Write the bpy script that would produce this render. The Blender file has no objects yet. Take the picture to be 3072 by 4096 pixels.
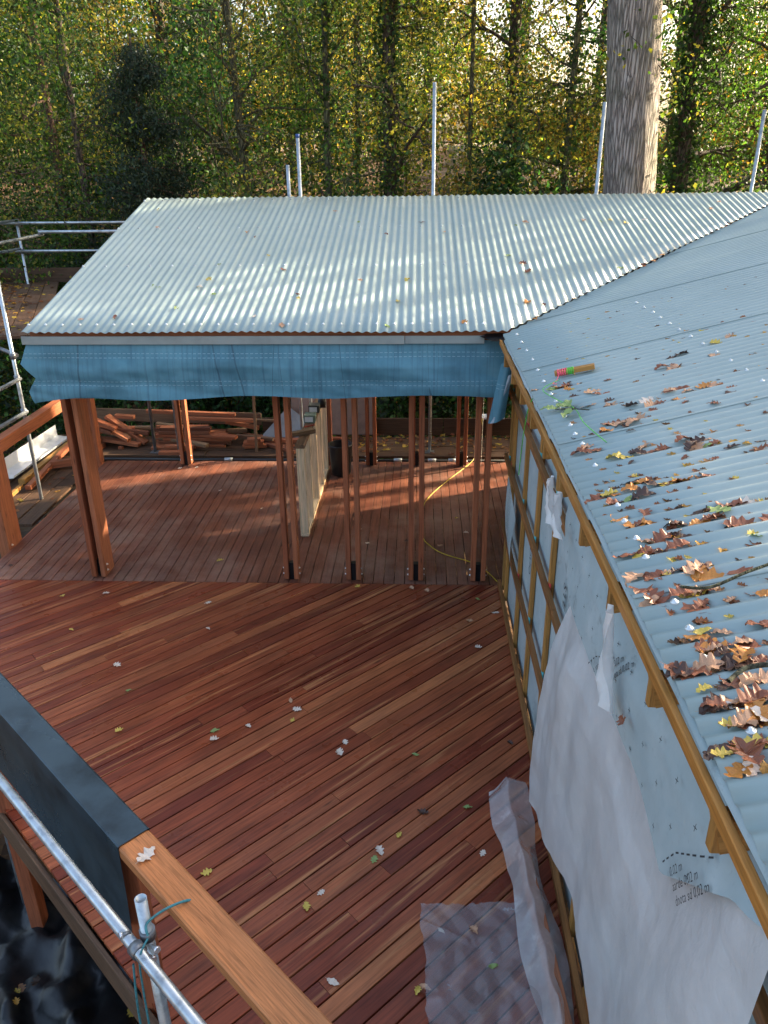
import bpy, math, random
import numpy as np
from mathutils import Vector, Matrix, noise as mnoise
rnd = random.Random(7)
S = bpy.context.scene
C = bpy.context.scene.collection

# ---------------------------------------------------------------- camera
cam_d = bpy.data.cameras.new('camera'); cam = bpy.data.objects.new('camera', cam_d); C.objects.link(cam)
cam_d.sensor_fit = 'AUTO'; cam_d.sensor_width = 36; cam_d.lens = 27.5625
cam_d.clip_start = 0.05; cam_d.clip_end = 2000
cam.matrix_world = Matrix(((0.999076, -0.007264, 0.042361, 0.0),
                           (0.041707, 0.401853, -0.914754, 0.0),
                           (-0.010378, 0.915675, 0.401785, 3.9),
                           (0, 0, 0, 1)))
S.camera = cam
# ---------------------------------------------------------------- sky, sun, exposure
SUN_AZ = math.radians(25)      # from +x towards +y: low sun from the right, a little behind the pavilion
SUN_EL = math.radians(21)
W = bpy.data.worlds.new('World'); S.world = W; W.use_nodes = True
nt = W.node_tree; bg = nt.nodes['Background']
sky = nt.nodes.new('ShaderNodeTexSky'); sky.sky_type = 'NISHITA'; sky.sun_disc = False
sky.sun_elevation = SUN_EL; sky.sun_rotation = math.radians(90) - SUN_AZ
sky.air_density = 1.0; sky.dust_density = 7.0; sky.ozone_density = 0.4
nt.links.new(sky.outputs[0], bg.inputs[0]); bg.inputs[1].default_value = 0.15
sd = bpy.data.lights.new('sun', 'SUN'); sd.energy = 5.0; sd.angle = math.radians(0.6); sd.color = (1.0, 0.83, 0.6)
sun = bpy.data.objects.new('sun', sd); C.objects.link(sun)
sdir = Vector((math.cos(SUN_EL) * math.cos(SUN_AZ), math.cos(SUN_EL) * math.sin(SUN_AZ), math.sin(SUN_EL)))
sun.rotation_euler = sdir.to_track_quat('Z', 'Y').to_euler(); sun.location = sdir * 60
S.view_settings.view_transform = 'Standard'; S.view_settings.look = 'None'
S.view_settings.exposure = 2.15; S.view_settings.gamma = 1.0; S.view_settings.use_curve_mapping = False
S.cycles.use_denoising = True
S.cycles.max_bounces = 8; S.cycles.transparent_max_bounces = 12

# ---------------------------------------------------------------- object helpers
def tag(o, label, cat, group=None, kind=None):
    if label: o['label'] = label
    if cat: o['category'] = cat
    if group: o['group'] = group
    if kind: o['kind'] = kind
    return o
def thing(name, loc, label, cat, group=None):
    o = bpy.data.objects.new(name, None); C.objects.link(o); o.location = loc; o.empty_display_size = .1
    return tag(o, label, cat, group)
def link(name, me, mat=None, parent=None, mw=None):
    """one mesh object; coordinates / matrix are world even under a parent"""
    o = bpy.data.objects.new(name, me); C.objects.link(o)
    if mat is not None and not me.materials: me.materials.append(mat)
    if parent is not None:
        o.parent = parent
        o.matrix_parent_inverse = PW(parent).inverted()
    if mw is not None: o.matrix_basis = mw
    return o
def PW(o):
    m = o.matrix_basis.copy()
    if o.parent is not None: m = PW(o.parent) @ o.matrix_parent_inverse @ m
    return m
def mesh(name, vs, fs, smooth=False):
    me = bpy.data.meshes.new(name); me.from_pydata([tuple(v) for v in vs], [], [tuple(f) for f in fs]); me.update()
    if smooth: me.polygons.foreach_set('use_smooth', [True] * len(me.polygons))
    return me
def np_mesh(name, V, F4, smooth=False, col=None, uv=None):
    """V (n,3), F4 (m,k) arrays -> mesh quickly"""
    V = np.asarray(V, np.float32); F4 = np.asarray(F4, np.int32); k = F4.shape[1]
    me = bpy.data.meshes.new(name)
    me.vertices.add(len(V)); me.vertices.foreach_set('co', V.ravel())
    me.loops.add(F4.size); me.loops.foreach_set('vertex_index', F4.ravel())
    me.polygons.add(len(F4)); me.polygons.foreach_set('loop_start', np.arange(0, F4.size, k, dtype=np.int32))
    try: me.polygons.foreach_set('loop_total', np.full(len(F4), k, np.int32))
    except Exception: pass
    if smooth: me.polygons.foreach_set('use_smooth', np.ones(len(F4), bool))
    if col is not None:
        a = me.color_attributes.new('Col', 'FLOAT_COLOR', 'POINT')
        cc = np.ones((len(V), 4), np.float32); cc[:, :3] = col; a.data.foreach_set('color', cc.ravel())
    if uv is not None:
        u = me.uv_layers.new(name='UVMap'); u.data.foreach_set('uv', np.asarray(uv, np.float32)[F4.ravel()].ravel())
    me.update(calc_edges=True); me.validate()
    return me
def beam_mesh(L, w, h, ch=.003, name='beam'):
    """length along local x from 0..L, section w (y) x h (z) with chamfered arrises"""
    a, b = w / 2, h / 2; c = min(ch, a * .4, b * .4)
    sec = [(-a + c, -b), (a - c, -b), (a, -b + c), (a, b - c), (a - c, b), (-a + c, b), (-a, b - c), (-a, -b + c)]
    vs = [(0, y, z) for y, z in sec] + [(L, y, z) for y, z in sec]
    fs = [(i, i + 8, (i + 1) % 8 + 8, (i + 1) % 8) for i in range(8)]
    fs = [tuple(reversed(f)) for f in fs]
    fs.append(tuple(range(8))); fs.append(tuple(range(15, 7, -1)))
    fs = [tuple(reversed(f)) for f in fs]
    return mesh(name, vs, fs)
def frame(p0, p1, up=(0, 0, 1), roll=0):
    p0 = Vector(p0); p1 = Vector(p1); x = (p1 - p0).normalized(); up = Vector(up)
    if abs(x.dot(up.normalized())) > .99: up = Vector((0, 1, 0))
    y = up.cross(x).normalized(); z = x.cross(y)
    m = Matrix((x, y, z)).transposed().to_4x4()
    if roll: m = m @ Matrix.Rotation(roll, 4, 'X')
    m.translation = p0
    return m
def beam(name, p0, p1, w, h, mat, parent=None, up=(0, 0, 1), roll=0, ch=.003):
    L = (Vector(p1) - Vector(p0)).length
    return link(name, beam_mesh(L, w, h, ch, name), mat, parent, frame(p0, p1, up, roll))
def lathe_mesh(prof, n=16, name='lathe', smooth=True):
    vs = []; fs = []
    for r, z in prof:
        for i in range(n):
            a = 2 * math.pi * i / n; vs.append((r * math.cos(a), r * math.sin(a), z))
    m = len(prof)
    for j in range(m - 1):
        for i in range(n):
            fs.append((j * n + i, j * n + (i + 1) % n, (j + 1) * n + (i + 1) % n, (j + 1) * n + i))
    return mesh(name, vs, fs, smooth)
def tube_np(pts, rad, n=6):
    """tapered tube through points -> V,F arrays"""
    P = np.asarray(pts, float); m = len(P); rad = np.broadcast_to(np.asarray(rad, float), (m,))
    T = np.gradient(P, axis=0); T /= np.linalg.norm(T, axis=1)[:, None] + 1e-9
    ref = np.array([0, 0, 1.]) if abs(T[0, 2]) < .9 else np.array([1., 0, 0])
    A = np.cross(T, ref); A /= np.linalg.norm(A, axis=1)[:, None] + 1e-9; B = np.cross(T, A)
    th = np.arange(n) * 2 * math.pi / n
    V = P[:, None, :] + rad[:, None, None] * (np.cos(th)[None, :, None] * A[:, None, :] + np.sin(th)[None, :, None] * B[:, None, :])
    V = V.reshape(-1, 3); i = np.arange(n); j = (i + 1) % n; F = []
    for k in range(m - 1): F.append(np.stack([k * n + i, k * n + j, (k + 1) * n + j, (k + 1) * n + i], 1))
    return V, np.concatenate(F)
def join_np(parts):
    V = []; F = []; o = 0
    for v, f in parts: V.append(v); F.append(f + o); o += len(v)
    return np.concatenate(V), np.concatenate(F)
def tube(name, p0, p1, r, mat, parent=None, n=14, caps=True, hollow=False):
    L = (Vector(p1) - Vector(p0)).length
    if hollow:
        prof = [(r * .85, .0), (r, .0), (r, L), (r * .86, L), (r * .86, L - .12)]
    else: prof = [(0.0005, 0), (r, 0), (r, L), (0.0005, L)]
    me = lathe_mesh(prof, n, name, False)
    me.polygons.foreach_set('use_smooth', [abs(p.normal.z) < .5 for p in me.polygons])
    m = frame(p0, p1) @ Matrix.Rotation(math.pi / 2, 4, 'Y')
    m.translation = Vector(p0)
    return link(name, me, mat, parent, m)
def cable(name, pts, r, mat, parent=None, n=6, sub=6):
    P = np.array(pts, float); Q = []
    for i in range(len(P) - 1):
        p0 = P[max(i - 1, 0)]; p1 = P[i]; p2 = P[i + 1]; p3 = P[min(i + 2, len(P) - 1)]
        for t in np.linspace(0, 1, sub, endpoint=False):
            Q.append(.5 * ((2 * p1) + (-p0 + p2) * t + (2 * p0 - 5 * p1 + 4 * p2 - p3) * t * t + (-p0 + 3 * p1 - 3 * p2 + p3) * t ** 3))
    Q.append(P[-1]); V, F = tube_np(Q, r, n)
    return link(name, np_mesh(name, V, F, True), mat, parent)
def grid_np(fn, nu, nv):
    u, v = np.meshgrid(np.linspace(0, 1, nu), np.linspace(0, 1, nv), indexing='ij')
    P = fn(u, v); V = np.stack(P, -1).reshape(-1, 3)
    i, j = np.meshgrid(np.arange(nu - 1), np.arange(nv - 1), indexing='ij'); a = (i * nv + j).ravel()
    return V, np.stack([a, a + nv, a + nv + 1, a + 1], 1), np.stack([u, v], -1).reshape(-1, 2)
def fbm(x, y, z=0., s=1.):
    f = np.vectorize(lambda a, b, c: mnoise.fractal(Vector((a * s, b * s, c * s)), 1.0, 2.0, 3))
    return f(x, y, z)

# ---------------------------------------------------------------- materials
class NB:
    def __init__(s, name):
        s.m = bpy.data.materials.new(name); s.m.use_nodes = True; s.t = s.m.node_tree; s.b = s.t.nodes['Principled BSDF']; s.out = s.t.nodes['Material Output']
    def n(s, typ, **k):
        x = s.t.nodes.new('ShaderNode' + typ)
        for a, v in k.items(): setattr(x, a, v)
        return x
    def l(s, a, b): s.t.links.new(a, b)
    def set(s, **k):
        for a, v in k.items():
            i = s.b.inputs[a.replace('_', ' ')]
            i.default_value = v
    def coord(s, kind='Object', scale=(1, 1, 1), rand=0., rot=(0, 0, 0)):
        tc = s.n('TexCoord'); mp = s.n('Mapping'); mp.inputs['Scale'].default_value = scale; mp.inputs['Rotation'].default_value = rot
        src = tc.outputs[kind]
        if rand:
            oi = s.n('ObjectInfo'); mul = s.n('Math', operation='MULTIPLY'); mul.inputs[1].default_value = rand; s.l(oi.outputs['Random'], mul.inputs[0])
            cb = s.n('CombineXYZ'); s.l(mul.outputs[0], cb.inputs[0]); s.l(mul.outputs[0], cb.inputs[1])
            ad = s.n('VectorMath', operation='ADD'); s.l(src, ad.inputs[0]); s.l(cb.outputs[0], ad.inputs[1]); src = ad.outputs[0]
        s.l(src, mp.inputs[0]); return mp.outputs[0]
    def noise(s, vec, scale, detail=4, rough=.6, dist=0.):
        x = s.n('TexNoise'); x.inputs['Scale'].default_value = scale; x.inputs['Detail'].default_value = detail; x.inputs['Roughness'].default_value = rough; x.inputs['Distortion'].default_value = dist
        if vec is not None: s.l(vec, x.inputs['Vector'])
        return x.outputs['Fac']
    def ramp(s, fac, stops):
        x = s.n('ValToRGB'); e = x.color_ramp.elements
        while len(e) < len(stops): e.new(.5)
        for i, (p, c) in enumerate(stops):
            e[i].position = p; e[i].color = (*c, 1) if not isinstance(c, float) else (c, c, c, 1)
        s.l(fac, x.inputs[0]); return x.outputs[0]
    def mix(s, fac, a, b, mode='MIX'):
        x = s.n('Mix', data_type='RGBA', blend_type=mode)
        for sock, v in ((x.inputs[0], fac), (x.inputs[6], a), (x.inputs[7], b)):
            if isinstance(v, (int, float)): sock.default_value = v
            elif isinstance(v, tuple): sock.default_value = (*v, 1)
            else: s.l(v, sock)
        return x.outputs[2]
    def math(s, op, a, b=None):
        x = s.n('Math', operation=op)
        for i, v in enumerate((a, b)):
            if v is None: continue
            if isinstance(v, (int, float)): x.inputs[i].default_value = v
            else: s.l(v, x.inputs[i])
        return x.outputs[0]
    def bump(s, h, strength=.3, dist=.01):
        x = s.n('Bump'); x.inputs['Strength'].default_value = strength; x.inputs['Distance'].default_value = dist; s.l(h, x.inputs['Height']); s.l(x.outputs[0], s.b.inputs['Normal'])
    def color(s, c): s.l(c, s.b.inputs['Base Color'])

def wood(name, cols, dark=.55, rough=(.35, .6), grain=1., knots=True, sap=None, dust=None):
    b = NB(name); v = b.coord('Object', (1, 1, 1), 37.)
    oi = b.n('ObjectInfo')
    k = len(cols); base = b.ramp(oi.outputs['Random'], [(i / max(k - 1, 1), c) for i, c in enumerate(cols)])
    mp = b.n('Mapping'); mp.inputs['Scale'].default_value = (1.1 * grain, 26 * grain, 26 * grain); b.l(v, mp.inputs[0])
    g = b.noise(mp.outputs[0], 2.2, 6, .65, .6)
    gm = b.ramp(g, [(.28, .48), (.5, .95), (.72, 1.28)])
    col = b.mix(1., base, gm, 'MULTIPLY')
    mp2 = b.n('Mapping'); mp2.inputs['Scale'].default_value = (.7, 7, 7); b.l(v, mp2.inputs[0])
    g2 = b.noise(mp2.outputs[0], 1.4, 3, .6, .3)
    col = b.mix(b.ramp(g2, [(.35, 0.), (.75, .75)]), col, b.mix(1., col, (1.35, 1.2, 1.0), 'MULTIPLY'))
    blot = b.noise(v, 1.3, 4, .6); col = b.mix(b.ramp(blot, [(.42, 0.), (.75, dark)]), col, b.mix(1., col, (.5, .45, .45), 'MULTIPLY'))
    if knots:
        mp3 = b.n('Mapping'); mp3.inputs['Scale'].default_value = (3.2, 15, 15); b.l(v, mp3.inputs[0])
        vo = b.n('TexVoronoi'); vo.inputs['Scale'].default_value = 1.; vo.inputs['Randomness'].default_value = 1.; b.l(mp3.outputs[0], vo.inputs['Vector'])
        kn = b.ramp(vo.outputs['Distance'], [(.05, 1.), (.17, 0.)])
        sel = b.ramp(b.noise(mp3.outputs[0], .35, 1), [(.5, 0.), (.56, 1.)])
        col = b.mix(b.math('MULTIPLY', b.math('MULTIPLY', kn, sel), .75), col, b.mix(1., col, (.25, .2, .2), 'MULTIPLY'))
    if sap:
        mp4 = b.n('Mapping'); mp4.inputs['Scale'].default_value = (.45, 14, 14); b.l(v, mp4.inputs[0])
        col = b.mix(b.ramp(b.noise(mp4.outputs[0], 1.6, 3, .55, .4), [(.57, 0.), (.70, .85)]), col, b.mix(1., gm, sap, 'MULTIPLY'))
    if dust:
        ge = b.n('NewGeometry'); col = b.mix(b.ramp(b.noise(ge.outputs['Position'], .9, 6, .72), [(.46, 0.), (.8, .8)]), col, dust)
    b.color(col)
    rg = b.ramp(b.noise(v, 2.1, 4, .6), [(.3, rough[0]), (.75, rough[1])]); b.l(rg, b.b.inputs['Roughness'])
    b.bump(g, .25, .004); b.b.inputs['Specular IOR Level'].default_value = .22
    return b.m

M = {}
M['deck'] = wood('deck_larch', [(.22, .049, .023), (.32, .086, .037), (.16, .032, .017), (.27, .065, .029), (.43, .155, .065), (.24, .055, .026), (.145, .030, .017), (.33, .098, .042), (.20, .045, .023), (.29, .074, .034)], .75, (.22, .5), sap=(.50, .21, .085))
M['deck_far'] = wood('deck_larch_dusty', [(.17, .062, .037), (.195, .075, .045), (.155, .055, .034), (.21, .08, .05), (.165, .057, .033)], .5, (.4, .65), dust=(.33, .235, .185))
M['redwood'] = wood('red_timber', [(.33, .115, .055), (.39, .15, .075), (.28, .092, .046), (.36, .13, .064)], .3, (.4, .6))
M['dull_red'] = wood('dull_red_timber', [(.17, .065, .036), (.22, .09, .05), (.13, .05, .03), (.26, .1, .055)], .5, (.45, .65))
M['rail'] = wood('rail_timber', [(.47, .185, .07), (.5, .205, .08)], .35, (.35, .55), 2.0)
M['treated'] = wood('treated_timber', [(.36, .185, .052), (.40, .215, .065), (.33, .165, .046), (.42, .22, .066)], .35, (.45, .65))
M['fascia_wood'] = wood('stained_board', [(.38, .17, .04), (.40, .19, .05)], .2, (.4, .6))
M['batten'] = wood('brown_batten', [(.235, .105, .036), (.27, .125, .044), (.205, .092, .033)], .5, (.45, .65))
M['pale'] = wood('pale_timber', [(.74, .58, .38), (.78, .62, .42), (.70, .54, .34)], .15, (.45, .65))
M['scaf_board'] = wood('scaffold_board', [(.085, .05, .032), (.11, .066, .042), (.07, .042, .028), (.13, .08, .05)], .5, (.45, .7))
M['oldwood'] = wood('weathered_timber', [(.2, .13, .08), (.26, .17, .1), (.16, .1, .065)], .4, (.5, .75))

def roof_mat(name, c0, c1, rough):
    b = NB(name); v = b.coord('Object')
    n1 = b.noise(v, 1.7, 5, .6); n2 = b.noise(v, 14, 3, .6)
    col = b.mix(b.ramp(n1, [(.3, 0.), (.7, 1.)]), c0, c1); col = b.mix(b.ramp(n2, [(.55, 0.), (.8, .25)]), col, (.25, .27, .25))
    b.color(col); b.set(Metallic=.0, IOR=1.5)
    b.l(b.ramp(b.noise(v, 5, 4), [(.3, rough), (.75, rough + .16)]), b.b.inputs['Roughness'])
    b.b.inputs['Coat Weight'].default_value = .25; b.b.inputs['Coat Roughness'].default_value = .22
    return b.m
M['roof'] = roof_mat('painted_corrugated_steel', (.27, .345, .34), (.315, .39, .382), .39)

def simple(name, col, rough=.5, metal=0., var=.12, scale=8., bump=0., coat=0.):
    b = NB(name); v = b.coord('Object', rand=11.)
    n = b.noise(v, scale, 5, .6); c2 = tuple(max(0, x * (1 - 2.2 * var)) for x in col); c3 = tuple(x * (1 + var) for x in col)
    b.color(b.ramp(n, [(.3, c2), (.5, col), (.72, c3)])); b.set(Roughness=rough, Metallic=metal)
    b.l(b.ramp(b.noise(v, scale * .6, 4), [(.3, max(.05, rough - .1)), (.75, min(1., rough + .12))]), b.b.inputs['Roughness'])
    if bump: b.bump(n, bump, .01)
    b.b.inputs['Coat Weight'].default_value = coat
    return b.m
M['galv'] = simple('galvanised_tube', (.47, .52, .55), .36, .75, .18, 14., .05)
M['galv_dark'] = simple('weathered_steel', (.22, .23, .24), .45, .7, .2, 12.)
M['flash'] = simple('anthracite_flashing', (.035, .056, .068), .32, .25, .3, 3.5)
M['fascia_metal'] = simple('pale_trim_metal', (.27, .32, .32), .4, .1, .08, 4.)
M['black'] = simple('black_plastic', (.012, .013, .014), .38, 0, .3, 6.)
M['black_metal'] = simple('black_steel', (.012, .014, .017), .45, .5, .3, 10.)
M['white_plastic'] = simple('white_plastic', (.72, .74, .75), .35, 0, .06)
M['bolt'] = simple('zinc_bolt', (.75, .76, .78), .3, .8, .05)
M['washer'] = simple('screw_washer', (.68, .73, .74), .25, .35, .1, 30)
M['yellow'] = simple('yellow_cable', (.62, .46, .02), .45, 0, .1)
M['rope'] = simple('blue_rope', (.05, .22, .25), .7, 0, .2, 60.)
M['ring'] = simple('grey_panel', (.30, .33, .36), .55, 0, .15, 3.)
M['brownpanel'] = simple('brown_panel', (.25, .17, .14), .6, 0, .2, 3.)
M['pink'] = simple('pink_string', (.85, .12, .17), .7, 0, .2, 60.)
M['green_string'] = simple('green_string', (.1, .5, .05), .7, 0, .2, 60.)
M['thread'] = simple('pale_string', (.55, .5, .42), .8)
M['bark'] = None
def bark(name, c0, c1, sx=3., sz=.7, bump=1., warp=.5):
    b = NB(name); tc = b.n('TexCoord'); mp = b.n('Mapping'); mp.inputs['Scale'].default_value = (sx, sx, sz); b.l(tc.outputs['Object'], mp.inputs[0])
    w = b.n('TexVoronoi'); w.feature = 'DISTANCE_TO_EDGE'; w.inputs['Scale'].default_value = 4.2
    nz = b.noise(mp.outputs[0], 3., 4, .6); ad = b.n('VectorMath', operation='MULTIPLY_ADD')
    b.l(nz, ad.inputs[0]); ad.inputs[1].default_value = (warp, warp, warp); b.l(mp.outputs[0], ad.inputs[2]); b.l(ad.outputs[0], w.inputs['Vector'])
    crack = b.ramp(w.outputs['Distance'], [(.0, 0.), (.22, 1.)])
    n = b.noise(mp.outputs[0], 7, 6, .7)
    h = b.math('ADD', b.math('MULTIPLY', crack, .8), b.math('MULTIPLY', n, .5))
    col = b.ramp(h, [(.2, tuple(x * .3 for x in c0)), (.6, c0), (1., c1)])
    moss = b.ramp(b.noise(tc.outputs['Object'], 1.2, 4, .6), [(.52, 0.), (.75, .5)])
    b.color(b.mix(moss, col, (.10, .12, .05))); b.set(Roughness=.9); b.bump(h, bump, .03); return b.m
M['oak_bark'] = bark('oak_bark', (.30, .26, .23), (.45, .40, .355), 6.0, .5, .9, .35)
M['bark'] = bark('dark_bark', (.075, .055, .04), (.14, .105, .075), 4., 1.2, .8)
M['bark_green'] = bark('mossy_bark', (.085, .08, .045), (.15, .14, .075), 5., 1.5, .8)
M['bark_red'] = bark('red_bark', (.13, .07, .045), (.2, .12, .08), 5., 1.2, .8)

def leaf_mat(name, trans=.45, rough=.55):
    b = NB(name); a = b.n('Attribute', attribute_name='Col')
    b.color(a.outputs['Color']); b.set(Roughness=rough)
    tr = b.n('BsdfTranslucent'); c2 = b.mix(1., a.outputs['Color'], (1.9, 1.95, .9), 'MULTIPLY'); b.l(c2, tr.inputs['Color'])
    mx = b.n('MixShader'); mx.inputs[0].default_value = trans; b.l(b.b.outputs[0], mx.inputs[1]); b.l(tr.outputs[0], mx.inputs[2]); b.l(mx.outputs[0], b.out.inputs['Surface'])
    return b.m
M['leaf'] = leaf_mat('foliage'); M['needle'] = leaf_mat('needles', .12, .6)
def dead_leaf(name, col, col2, rough=.35):
    b = NB(name); v = b.coord('Object', rand=9.)
    n = b.noise(v, 26, 4, .6); c = b.mix(b.ramp(n, [(.3, 0.), (.7, 1.)]), col, col2)
    tc = b.n('TexCoord'); sp = b.n('SeparateXYZ'); b.l(tc.outputs['Object'], sp.inputs[0])
    ab = b.math('ABSOLUTE', sp.outputs[1]); vein = b.ramp(ab, [(.0, 1.), (.0022, 0.)]); c = b.mix(b.math('MULTIPLY', vein, .5), c, b.mix(.5, c, (.6, .45, .3)))
    b.color(c); b.l(b.ramp(n, [(.3, rough), (.7, rough + .25)]), b.b.inputs['Roughness']); return b.m
LEAFM = {'russet': dead_leaf('leaf_russet', (.17, .048, .022), (.26, .085, .035)),
         'tan': dead_leaf('leaf_tan', (.42, .22, .12), (.55, .32, .19)),
         'darkbrown': dead_leaf('leaf_dark', (.045, .022, .016), (.09, .04, .026)),
         'orange': dead_leaf('leaf_orange', (.5, .17, .03), (.6, .26, .05)),
         'yellow': dead_leaf('leaf_yellow', (.55, .4, .05), (.62, .45, .1)),
         'green': dead_leaf('leaf_green', (.16, .24, .06), (.28, .36, .12)),
         'pale': dead_leaf('leaf_pale', (.62, .50, .40), (.72, .62, .52))}
# ================================================================ GROUND
def ground_z(x, y):
    t = np.clip((y - 12.5) / 13., 0, 1); t = t * t * (3 - 2 * t)
    far = np.clip((y - 25.5) / 60., 0, 1)
    return -1.35 + t * 4.9 + far * 3.0 + .35 * np.sin(x * .35 + 1) * t + .12 * np.sin(x * 1.3) * np.cos(y * 1.1)
xs = np.concatenate([np.linspace(-400, -40, 8), np.linspace(-36, 40, 70), np.linspace(46, 400, 8)])
ys = np.concatenate([np.linspace(-300, -12, 6), np.linspace(-10, 40, 60), np.linspace(45, 700, 12)])
gx, gy = np.meshgrid(xs, ys, indexing='ij'); gz = ground_z(gx, gy)
V = np.stack([gx, gy, gz], -1).reshape(-1, 3); nv = len(ys)
ii, jj = np.meshgrid(np.arange(len(xs) - 1), np.arange(nv - 1), indexing='ij'); a = (ii * nv + jj).ravel()
b = NB('leaf_litter_ground'); v = b.coord('Object')
vo = b.n('TexVoronoi'); vo.inputs['Scale'].default_value = 9.; b.l(v, vo.inputs['Vector'])
c = b.ramp(vo.outputs['Color'], [(.0, (.06, .035, .02)), (.4, (.14, .07, .03)), (.7, (.22, .11, .04)), (1., (.10, .09, .035))])
c = b.mix(b.ramp(b.noise(v, .5, 4), [(.4, 0.), (.7, .8)]), c, (.035, .03, .02)); b.color(c); b.set(Roughness=.85); b.bump(vo.outputs['Distance'], .6, .05)
M['ground'] = b.m
g = link('ground', np_mesh('ground', V, np.stack([a, a + nv, a + nv + 1, a + 1], 1), True), M['ground']); tag(g, 'brown leaf-littered woodland ground rising to a bank', None, kind='structure')

# ================================================================ DECKS
def clip_poly(poly, n, d):
    """keep n.p <= d"""
    out = []
    for i in range(len(poly)):
        p, q = poly[i], poly[(i + 1) % len(poly)]
        a, b_ = n[0] * p[0] + n[1] * p[1] - d, n[0] * q[0] + n[1] * q[1] - d
        if a <= 0: out.append(p)
        if (a < 0 < b_) or (b_ < 0 < a):
            t = a / (a - b_); out.append((p[0] + t * (q[0] - p[0]), p[1] + t * (q[1] - p[1])))
    return out
def plank(poly, ang, mat, parent, z0=-.028, z1=0.):
    """poly in world xy -> prism object whose local x runs along the board"""
    cx = sum(p[0] for p in poly) / len(poly); cy = sum(p[1] for p in poly) / len(poly)
    ca, sa = math.cos(-ang), math.sin(-ang)
    lp = [((x - cx) * ca - (y - cy) * sa, (x - cx) * sa + (y - cy) * ca) for x, y in poly]
    n = len(lp); dz = rnd.uniform(-.0012, .0012); k = .0022
    # chamfered top edge
    inn = []
    for x, y in lp: inn.append((x, y - math.copysign(min(k, abs(y)), y)))
    vs = [(x, y, z0) for x, y in lp] + [(x, y, z1 - k) for x, y in lp] + [(x, y, z1) for x, y in inn]
    fs = [tuple(reversed(range(n)))]
    for r in (0, 1):
        fs += [(r * n + i, r * n + (i + 1) % n, (r + 1) * n + (i + 1) % n, (r + 1) * n + i) for i in range(n)]
    fs.append(tuple(range(2 * n, 3 * n)))
    m = Matrix.Rotation(ang, 4, 'Z'); m.translation = (cx, cy, dz)
    return link('plank', mesh('plank', vs, fs), mat, parent, m)
def area(p): return abs(sum(p[i][0] * p[(i + 1) % len(p)][1] - p[(i + 1) % len(p)][0] * p[i][1] for i in range(len(p)))) / 2
deck = thing('timber_deck', (-1.5, 4, 0), 'open red timber deck with diagonal boards and a few fallen leaves', 'deck')
OUT = [(.835, 7.045), (-4.57, 7.045), (-4.57, 5.56), (.835, .62)]
pitch = .1115; q = math.sqrt(.5); k = 0
lo = min((p[0] - p[1]) * q for p in OUT); hi = max((p[0] - p[1]) * q for p in OUT)   # across-board coordinate (x-y)/sqrt2
nb = int((hi - lo) / pitch) + 1
for i in range(nb):
    s0 = lo + i * pitch; s1 = s0 + pitch - .0092
    P = clip_poly(clip_poly(OUT, (-q, q), -s0), (q, -q), s1)
    if len(P) < 3 or area(P) < .002: continue
    al = [(p[0] + p[1]) * q for p in P]; L = max(al) - min(al)
    cuts = []
    if L > 2.4 and rnd.random() < .7: cuts = [min(al) + L * rnd.uniform(.25, .75)]
    segs = [(-1e3, 1e3)] if not cuts else [(-1e3, cuts[0] - .0015), (cuts[0] + .0015, 1e3)]
    for a0, a1 in segs:
        Q = clip_poly(clip_poly(P, (-q, -q), -a0), (q, q), a1)
        if len(Q) > 2 and area(Q) > .001: plank(Q, math.pi / 4, M['deck'], deck)
for i in range(9): beam('joist', (-4.5 + i * .62, 7.0, -.11), (-4.5 + i * .62, max(.75, 5.6 - (i * .62) * .9) + .1, -.11), .047, .15, M['scaf_board'], deck)
beam('edge_board', (-4.545, 5.52, -.135), (.82, .585, -.135), .03, .2, M['scaf_board'], deck)
cover = thing('covered_deck', (-1.2, 8.8, 0), 'dusty brown deck of straight boards under the corrugated pavilion roof', 'deck')
x = -4.57
while x < 2.9:
    x1 = x + .1015
    plank([(x, 7.052), (x1, 7.052), (x1, 10.69), (x, 10.69)][::1], math.pi / 2, M['deck_far'], cover)
    x += .1085
for yy in (7.3, 8.2, 9.1, 10.0, 10.6): beam('joist', (-4.5, yy, -.11), (2.9, yy, -.11), .047, .15, M['scaf_board'], cover)
beam('edge_board', (-4.59, 7.06, -.1), (-4.59, 10.68, -.1), .03, .17, M['redwood'], cover)

# ================================================================ PAVILION POSTS
def bolt_mesh():
    return lathe_mesh([(.0005, .012), (.007, .012), (.008, .006), (.008, .0), (.013, .0), (.013, -.003), (.0005, -.003)], 8, 'bolt')
BOLT = bolt_mesh()
def post(x, y, d, ztop, label, group, wide=.049, gap=.053):
    t = thing('timber_post', (x, y, 0), label, 'post', group)
    for sx in (-1, 1):
        xx = x + sx * (gap + wide) / 2
        leg = beam('leg', (xx, y, .02), (xx, y, ztop), wide, d, M['redwood'], t, up=(0, 1, 0))
        for z in (.07, .135):
            m = Matrix.Rotation(sx * math.pi / 2, 4, 'Y'); m.translation = (x + sx * (gap / 2 + wide + .002), y - d * .22, z)
            link('bolt', BOLT, M['bolt'], leg, m)
    beam('foot_plate', (x, y, .001), (x, y, .19), gap - .004, d * .55, M['black_metal'], t, up=(0, 1, 0), ch=.001)
    return t
FX = [-3.318, -1.29, -.65, -.01, .625]
nam = ['beside the timber handrail', 'in front of the pale stud partition', 'third from the handrail', 'with the yellow cable behind it', 'nearest the batten wall']
for x, s in zip(FX, nam): post(x, 7.1 + (.12 if x < -3 else .055), .24 if x < -3 else .12, 2.52, f'twin-leg red timber post {s} at the deck seam', 'twin-leg posts along the front of the pavilion')
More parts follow.
